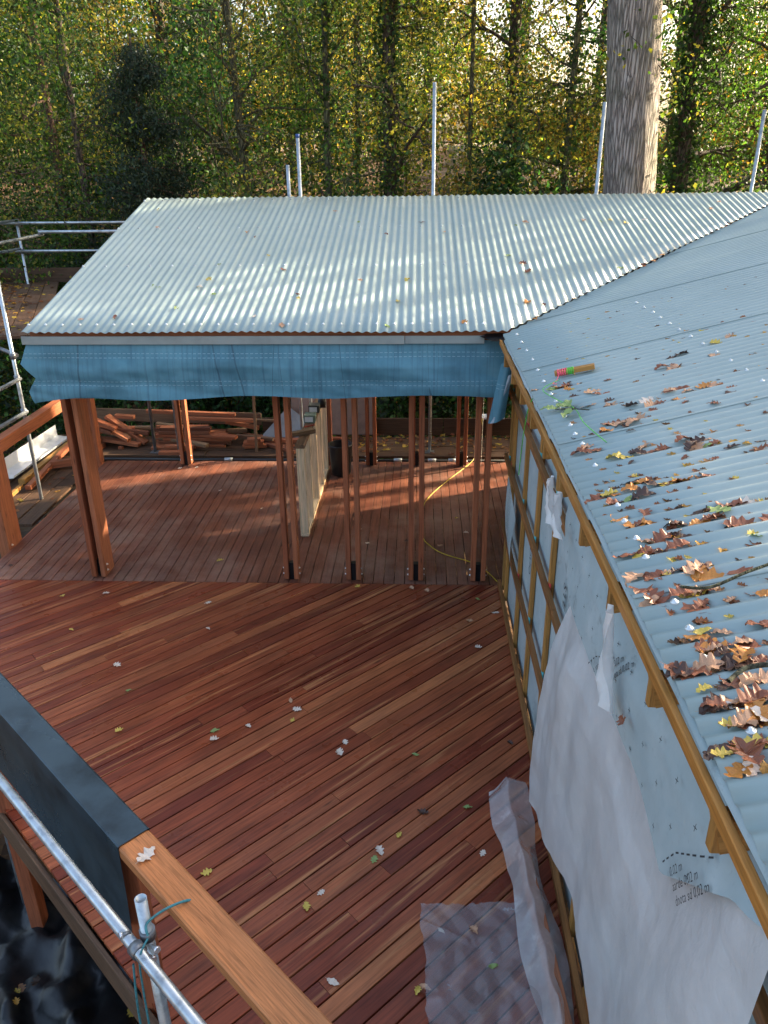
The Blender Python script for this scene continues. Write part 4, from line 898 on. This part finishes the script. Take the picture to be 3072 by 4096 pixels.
# ================================================================ TREES
rs = np.random.RandomState(11)
PAL0 = {'green': np.array([(.045, .085, .018), (.06, .115, .022), (.035, .065, .016), (.09, .14, .03)]),
       'mixed': np.array([(.06, .11, .02), (.12, .16, .03), (.24, .22, .04), (.05, .08, .02), (.35, .27, .05)]),
       'yellow': np.array([(.34, .27, .045), (.42, .31, .06), (.22, .21, .04), (.30, .17, .035), (.13, .16, .03)]),
       'brown': np.array([(.28, .15, .035), (.34, .2, .045), (.2, .13, .03), (.12, .12, .03)]),
       'yew': np.array([(.012, .032, .014), (.018, .042, .018), (.009, .024, .012), (.03, .055, .022)]),
       'laurel': np.array([(.02, .055, .015), (.03, .075, .02), (.05, .10, .03), (.015, .04, .012)]),
       'ivy': np.array([(.018, .045, .014), (.03, .065, .018), (.05, .085, .025)])}
PAL = {k_: v_ * np.array({'green': (.75, .9, .85), 'mixed': (.8, .9, .85), 'yellow': (.85, .85, .85), 'laurel': (1.1, 1.2, 1.2), 'ivy': (1., 1.1, 1.1)}.get(k_, (1., 1., 1.))) for k_, v_ in PAL0.items()}
def leaf_quads(P, size, pal, droop=.3, aspect=.62, needle=False):
    n = len(P); ax = rs.normal(size=(n, 3)); ax[:, 2] -= droop; ax /= np.linalg.norm(ax, axis=1)[:, None]
    r2 = rs.normal(size=(n, 3)); sd_ = np.cross(ax, r2); sd_ /= np.linalg.norm(sd_, axis=1)[:, None] + 1e-9; nn = np.cross(ax, sd_)
    s = size * rs.uniform(.6, 1.35, n)[:, None]
    b0 = P; tip = P + ax * s; mid = P + ax * s * .45; l_ = mid + sd_ * s * aspect * .5 + nn * s * .1; r_ = mid - sd_ * s * aspect * .5 + nn * s * .1
    V = np.stack([b0, l_, tip, r_], 1).reshape(-1, 3); F = np.arange(4 * n).reshape(n, 4)
    c = PAL[pal][rs.randint(0, len(PAL[pal]), n)] * rs.uniform(.65, 1.35, n)[:, None]; c = np.repeat(c, 4, axis=0)
    return V, F, c
def grow(p, d, L, r, seg, wob, up=0.):
    pts = [np.array(p, float)]; d = np.array(d, float); d /= np.linalg.norm(d)
    for _ in range(seg):
        d = d + rs.normal(size=3) * wob; d[2] += up; d /= np.linalg.norm(d); pts.append(pts[-1] + d * L / seg)
    return np.array(pts), np.linspace(r, r * .35, seg + 1)
def tree(name, label, x, y, h, r, crown_from=1.0, limbs=14, reach=2.2, leaves=8500, size=.075, pal='mixed', bark='bark', lean=(0, 0), ivy=0, group=None, droop=.3, twiggy=3, trunk_wob=.05, spread=.30, mat='leaf', z0=None, taper=.45, pal2=None):
    zb = float(ground_z(np.float64(x), np.float64(y))) - .15 if z0 is None else z0
    t = thing(name, (x, y, zb), label, 'shrub' if 'shrub' in name or 'hedge' in name else 'tree', group)
    seg = 14; hh = np.linspace(0, 1, seg + 1); ph = rs.uniform(0, 6, 2)
    P = np.stack([x + lean[0] * hh * h + trunk_wob * h * .12 * np.sin(hh * 4 + ph[0]) * hh, y + lean[1] * hh * h + trunk_wob * h * .12 * np.cos(hh * 3.3 + ph[1]) * hh, zb + hh * h], 1)
    Rr = r * (1 - (1 - taper) * hh); Rr[0] *= 1.25
    parts = [tube_np(P, Rr, 10 if r > .1 else 7)]; anchors = []
    for k in range(limbs):
        f = crown_from / h + (1 - crown_from / h) * (k + rs.rand()) / limbs; f = min(f, .99)
        i = f * seg; b0 = P[int(i)] + (P[min(int(i) + 1, seg)] - P[int(i)]) * (i - int(i)); a_ = rs.uniform(0, 6.283); el = rs.uniform(.1, .8)
        L = reach * rs.uniform(.5, 1.1) * (1.15 - .55 * f); rr = max(.008, Rr[int(i)] * .38)
        pts, rad = grow(b0, (math.cos(a_), math.sin(a_), el), L, rr, 7, .22, .02); parts.append(tube_np(pts, rad, 5)); anchors.append(pts[3:])
        for _ in range(twiggy):
            j = rs.randint(2, 7); d = (pts[j] - pts[j - 1]) + rs.normal(size=3) * .25; q_, rd = grow(pts[j], d, L * rs.uniform(.3, .6), rr * .45, 5, .35, -.02); parts.append(tube_np(q_, rd, 4)); anchors.append(q_[1:])
    V, F = join_np(parts); link('trunk', np_mesh('trunk', V, F, True), M[bark], t)
    A = np.concatenate(anchors); idx = rs.randint(0, len(A), max(8, leaves // 34)); ctr = A[idx] + rs.normal(size=(len(idx), 3)) * spread * .6
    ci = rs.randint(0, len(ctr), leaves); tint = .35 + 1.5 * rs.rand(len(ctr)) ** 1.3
    Pp = ctr[ci] + rs.normal(size=(leaves, 3)) * spread * np.array([1, 1, .8])
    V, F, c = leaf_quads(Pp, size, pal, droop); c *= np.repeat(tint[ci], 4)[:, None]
    if pal2:
        m_ = rs.rand(leaves) < .35; c2 = PAL[pal2][rs.randint(0, len(PAL[pal2]), leaves)]; c.reshape(-1, 4, 3)[m_] = c2[m_][:, None, :]
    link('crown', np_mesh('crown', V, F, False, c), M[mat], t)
    if ivy:
        f = rs.uniform(.02, .9, ivy); ii = f * seg; b0 = P[ii.astype(int)]; b1 = P[np.minimum(ii.astype(int) + 1, seg)]; c0 = b0 + (b1 - b0) * (ii % 1)[:, None]; a_ = rs.uniform(0, 6.283, ivy)
        off = (np.interp(f, hh, Rr) + np.abs(rs.normal(size=ivy)) * .09)[:, None] * np.stack([np.cos(a_), np.sin(a_), 0 * a_], 1)
        V, F, c = leaf_quads(c0 + off, .085, 'ivy', .5, .85); link('ivy', np_mesh('ivy', V, F, False, c), M['leaf'], t)
    return t
# --- the big oak trunk
def oak():
    x, y = 3.46, 14.2; zb = float(ground_z(x, y)) - .2; t = thing('oak_tree', (x, y, zb), 'massive grey oak trunk with deeply fissured bark behind the roof ridge', 'tree')
    n = 48; rows = 90; V = []
    for j in range(rows):
        z = zb + j * .125
        r0 = .415 - .004 * (z - 3) + .25 * math.exp(-(z - zb) * 1.1)
        for i in range(n):
            a_ = 2 * math.pi * i / n; rr = r0 * (1 + .035 * math.sin(3 * a_ + z * .4) + .02 * math.sin(5 * a_ - z * .9))
            ridge = .017 * mnoise.noise(Vector((math.cos(a_) * 7, math.sin(a_) * 7, z * .9))) + .010 * mnoise.noise(Vector((math.cos(a_) * 19, math.sin(a_) * 19, z * 2.2)))
            bump = .06 * math.exp(-((a_ - 4.35) ** 2) / .03 - ((z - 5.0) / .12) ** 2)
            V.append((x - .075 * (z - 3.4) + (rr + ridge + bump) * math.cos(a_), y + (rr + ridge + bump) * math.sin(a_), z))
    F = [(j * n + i, j * n + (i + 1) % n, (j + 1) * n + (i + 1) % n, (j + 1) * n + i) for j in range(rows - 1) for i in range(n)]
    link('trunk', mesh('trunk', V, F, True), M['oak_bark'], t)
    parts = [tube_np([(x - .075 * (z - 3.4), y, z) for z in np.linspace(3., 11., 9)], .2, 8)]; anchors = []
    for k in range(16):
        a_ = rs.uniform(0, 6.283); z = rs.uniform(8.0, 10.4); pts, rad = grow((x - .075 * (z - 3.4), y, z), (math.cos(a_), math.sin(a_), .5), rs.uniform(2.5, 5), .13, 8, .2); parts.append(tube_np(pts, rad, 6)); anchors.append(pts[3:])
        for _ in range(4):
            j = rs.randint(3, 8); q_, rd = grow(pts[j], rs.normal(size=3) + (0, 0, .3), 1.4, .03, 5, .3); parts.append(tube_np(q_, rd, 4)); anchors.append(q_)
    for (a_, z, L) in ((5.9, 6.2, .9), (5.6, 5.6, .5), (4.9, 5.35, .35), (5.6, 3.65, .35), (6.1, 4.6, .5)):
        pts, rad = grow((x - .075 * (z - 3.4), y, z), (math.cos(a_), math.sin(a_), .15), L + .42, .012, 5, .3); parts.append(tube_np(pts, rad, 4)); anchors += [pts[3:]]
    Vv, Ff = join_np(parts); link('limbs', np_mesh('limbs', Vv, Ff, True), M['bark'], t)
    A = np.concatenate(anchors); Pp = A[rs.randint(0, len(A), 9000)] + rs.normal(size=(9000, 3)) * .32; Vv, Ff, c = leaf_quads(Pp, .10, 'mixed', .3); link('crown', np_mesh('crown', Vv, Ff, False, c), M['leaf'], t)
oak()
def yew(x, y, h, w, label):
    zb = float(ground_z(x, y)) - .2; t = thing('yew_tree', (x, y, zb), label, 'tree'); parts = []; PV = []
    P = np.array([(x, y, zb + h * k / 8) for k in range(9)]); parts.append(tube_np(P, np.linspace(.14, .02, 9), 8))
    for k in range(130):
        f = rs.uniform(.05, .97); a_ = rs.uniform(0, 6.283); L = w * (1.02 - f) ** .62 * rs.uniform(.65, 1.1); pts, rad = grow((x, y, zb + f * h), (math.cos(a_), math.sin(a_), .35), L, .02, 7, .12, -.06); parts.append(tube_np(pts, rad, 4))
        for j in range(2, 8):
            n = 60; base = pts[j] + rs.normal(size=(n, 3)) * (.17, .17, .10); base[:, 2] -= np.abs(rs.normal(size=n)) * .1; PV.append(base)
    Vv, Ff = join_np(parts); link('trunk', np_mesh('trunk', Vv, Ff, True), M['bark_red'], t)
    Vv, Ff, c = leaf_quads(np.concatenate(PV), .085, 'yew', .9, .26); link('crown', np_mesh('crown', Vv, Ff, False, c), M['needle'], t)
yew(-5.15, 15.9, 6.9, 2.0, 'dense dark green yew tree left of the roof ridge')
G1 = 'woodland trees behind the pavilion'
# name, label, x, y, h, r, kwargs
TR = [('slim_tree', 'slim reddish-trunked tree with green and yellow leaves left of the yew', -7.35, 17.2, 11, .10, dict(pal='mixed', bark='bark_red', leaves=11900, crown_from=2.2, limbs=20, reach=2.6)),
      ('slim_tree', 'slim dark forked tree close to the left of the yew', -6.55, 16.4, 9, .09, dict(pal='green', leaves=10200, crown_from=1.6, limbs=18, reach=2.2, pal2='mixed')),
      ('hazel_tree', 'twiggy many-stemmed tree leaning beside the yew', -3.2, 16.8, 8.5, .11, dict(pal='yellow', leaves=4420, crown_from=1.2, limbs=30, reach=2.4, twiggy=7, bark='bark_green', lean=(-.06, 0), size=.06)),
      ('slim_tree', 'thin green-barked tree with yellow-green leaves right of the twiggy tree', -1.75, 16.3, 11, .085, dict(pal='mixed', leaves=11900, bark='bark_green', crown_from=2.2, limbs=22, reach=2.0, ivy=900)),
      ('ivy_tree', 'dark ivy-clad tree behind the middle of the ridge', -.55, 16.6, 12, .17, dict(pal='mixed', leaves=10200, crown_from=2.6, limbs=18, reach=2.2, ivy=2600, lean=(.0, 0))),
      ('slim_tree', 'thin pole-like tree standing behind the tallest scaffold pole', .95, 17.0, 11, .06, dict(pal='yellow', leaves=7140, bark='bark_green', crown_from=2.6, limbs=20, reach=2.0)),
      ('dark_tree', 'straight dark-trunked tree left of the oak trunk', 1.85, 17.6, 13, .15, dict(pal='green', leaves=8500, crown_from=2.5, limbs=18, reach=2.4, ivy=2200, pal2='mixed')),
      ('slim_tree', 'mossy slim tree close to the left of the oak trunk', 2.75, 16.2, 11, .085, dict(pal='mixed', leaves=7140, bark='bark_green', crown_from=1.8, limbs=18, reach=1.8, ivy=1300)),
      ('ivy_tree', 'black ivy-smothered tree to the right of the oak trunk', 5.25, 17.5, 12, .2, dict(pal='green', leaves=13600, crown_from=2.0, limbs=22, reach=2.2, ivy=5200)),
      ('slim_tree', 'dark bushy tree at the right edge beyond the ivy-smothered one', 7.3, 18.2, 12, .13, dict(pal='green', leaves=15300, crown_from=1.2, limbs=24, reach=2.8, pal2='brown')),
      ('slim_tree', 'yellowing tree beyond the far left scaffold lift', -9.4, 18.0, 11, .12, dict(pal='mixed', leaves=13600, crown_from=.9, limbs=24, reach=2.8))]
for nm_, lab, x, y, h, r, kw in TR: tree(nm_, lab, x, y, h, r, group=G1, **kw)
rr_ = random.Random(5); k = 0
where_ = ['far back, left of the yew', 'far back, between the yew and the twiggy tree', 'far back, behind the middle of the ridge', 'far back, behind the tallest scaffold pole', 'far back, left of the oak trunk', 'far back, right of the oak trunk']
for (x, y) in ((-12.5, 23), (-9.6, 22.5), (-7.0, 24.2), (-5.0, 21.8), (-3.4, 25), (-1.6, 22.4), (.2, 26), (2.9, 25.5), (4.6, 23.2), (7.2, 25.2), (9.4, 22.6), (11.2, 26), (-14.2, 28), (-10.6, 29), (-7.6, 31), (-4.4, 30), (-1.4, 32), (13.6, 33)):
    zone = where_[0] if x < -6.5 else where_[1] if x < -3 else where_[2] if x < -.5 else where_[3] if x < 1.5 else where_[4] if x < 4 else where_[5]
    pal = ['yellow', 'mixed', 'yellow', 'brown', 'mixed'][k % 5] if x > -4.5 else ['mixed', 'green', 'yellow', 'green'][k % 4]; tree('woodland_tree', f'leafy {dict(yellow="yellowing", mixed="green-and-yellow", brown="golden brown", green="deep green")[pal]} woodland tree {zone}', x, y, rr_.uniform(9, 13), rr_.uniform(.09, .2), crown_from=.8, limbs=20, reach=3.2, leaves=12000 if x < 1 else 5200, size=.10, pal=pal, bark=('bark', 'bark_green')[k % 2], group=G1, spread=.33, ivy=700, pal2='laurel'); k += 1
# trees out to the right that shade the roofs (the sun is behind them)
for i, (x, y, h) in enumerate(((11.5, 9.0, 12), (12.5, 11.6, 12), (15.5, 11.5, 13), (10.8, 5.0, 11), (9.6, 22.0, 12), (20.5, 12.5, 14))):
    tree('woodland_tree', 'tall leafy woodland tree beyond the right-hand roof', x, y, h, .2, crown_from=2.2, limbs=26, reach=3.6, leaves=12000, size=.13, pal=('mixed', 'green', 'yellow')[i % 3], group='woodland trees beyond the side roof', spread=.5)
for (x, y) in ((11.2, 12.6), (11.4, 16.6), (9.6, 9.6)):  # unseen trees added to shade the far roof, bare below so low sun passes
    tree('woodland_tree', 'unseen high-crowned tree added beyond the right-hand roof to shade the pavilion roof', x, y, 15, .2, crown_from=8.4, limbs=24, reach=3.4, leaves=11000, size=.12, pal='mixed', group='woodland trees beyond the side roof', spread=.5)
tree('woodland_tree', 'unseen tree with a dense crown added beyond the right-hand roof to shade the covered deck', 11.2, 14.9, 11.5, .16, crown_from=6.3, limbs=26, reach=1.5, leaves=15000, size=.12, pal='green', group='woodland trees beyond the side roof', spread=.4)  # added out of view: crown stops sun reaching the left of the covered deck
tree('sun_block_tree', 'unseen narrow evergreen added beyond the right-hand roof to block a band of sun', 14.0, 17.45, 11., .12, crown_from=.4, limbs=46, reach=.42, leaves=16000, size=.12, pal='yew', mat='needle', group='woodland trees beyond the side roof', spread=.17)  # unseen blocker added to split the sun streaks on the covered deck
# understorey shrubs and hedge
SH = [(-8.6, 13.2, 2.4), (-7.4, 15.8, 3.0), (-6.2, 13.6, 2.2), (-9.8, 15.0, 3.0), (-4.2, 14.4, 2.6), (-2.4, 14.2, 2.6), (-.6, 14.0, 2.8), (1.2, 14.4, 2.8), (2.3, 14.9, 3.6), (4.8, 14.8, 3.9), (6.2, 15.2, 3.9), (7.6, 15.8, 3.9), (-3.0, 15.4, 4.6), (-1.2, 15.2, 4.6), (.4, 15.6, 4.4), (1.7, 16.0, 4.4), (-8.2, 17.5, 4.4), (-10.6, 19, 4.6), (-6.0, 18.4, 4.8), (3.2, 17.4, 5.0), (8.8, 18.5, 5.2), (-9.0, 16.2, 3.8), (-7.9, 15.0, 2.8), (-6.9, 16.9, 4.2), (-10.2, 17.0, 4.0), (-4.4, 18.6, 6.0), (-2.2, 18.2, 6.2), (-.2, 18.8, 6.0), (-8.6, 19.6, 6.2), (-6.8, 20.0, 6.5), (4.4, 18.9, 5.5), (6.4, 19.6, 6.0), (2.2, 20.2, 5.0)]
for i, (x, y, h) in enumerate(SH):
    pal = ('laurel', 'green', 'mixed', 'green', 'yellow')[i % 5] if y > 14.6 else 'laurel'
    where = 'left of the yew beyond the scaffold lift' if x < -5.5 else 'behind the pavilion, under the woodland trees' if x < 2 else 'to the right behind the roof corner'
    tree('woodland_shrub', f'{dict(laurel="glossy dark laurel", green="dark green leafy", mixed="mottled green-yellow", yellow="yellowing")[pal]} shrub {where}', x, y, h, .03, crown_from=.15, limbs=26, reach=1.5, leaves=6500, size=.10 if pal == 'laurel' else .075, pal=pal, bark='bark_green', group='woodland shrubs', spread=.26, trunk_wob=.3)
# far wood: one uncountable mass of leaves and stems
n = 120000; X = rs.uniform(-34, 36, n); Y = rs.uniform(33, 46, n); Zg = ground_z(X, Y); hgt = 7.6 + 2.6 * np.sin(X * .37 + 1.1) + 1.8 * np.sin(X * .91) - 7.5 * np.exp(-((X - 11) / 6.) ** 2) - 6.5 * np.exp(-((X - 3.0) / 1.8) ** 2); Z = Zg + rs.rand(n) ** .8 * np.maximum(hgt, 1.0)
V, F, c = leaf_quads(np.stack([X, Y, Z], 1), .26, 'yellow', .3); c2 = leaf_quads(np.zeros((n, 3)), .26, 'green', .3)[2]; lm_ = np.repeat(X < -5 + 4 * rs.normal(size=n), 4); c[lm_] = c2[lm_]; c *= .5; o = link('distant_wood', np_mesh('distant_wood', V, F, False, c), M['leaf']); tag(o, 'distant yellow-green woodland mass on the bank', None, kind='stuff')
# log pile on the bank
lm = simple('cut_log', (.62, .5, .4), .7, 0, .2, 5.)
for i, (x, y, dz, L, a_) in enumerate(((1.38, 27.5, .55, 1.0, .2), (1.85, 27.8, .6, 1.1, .1), (2.3, 28.2, .7, .8, .15), (1.45, 27.2, .25, .8, 1.2), (1.2, 27.0, .0, .9, 1.4), (1.6, 27.4, .35, .9, .5), (1.1, 26.8, -.2, .7, 1.3))):
    z = float(ground_z(x, y)) + .15 + dz * .3; o = tube('cut_log', (x - L / 2 * math.cos(a_), y - L / 2 * math.sin(a_), z), (x + L / 2 * math.cos(a_), y + L / 2 * math.sin(a_), z + .12), .13, lm); tag(o, 'pale cut log lying on the sunlit bank between the trees', 'log', 'cut logs on the bank')
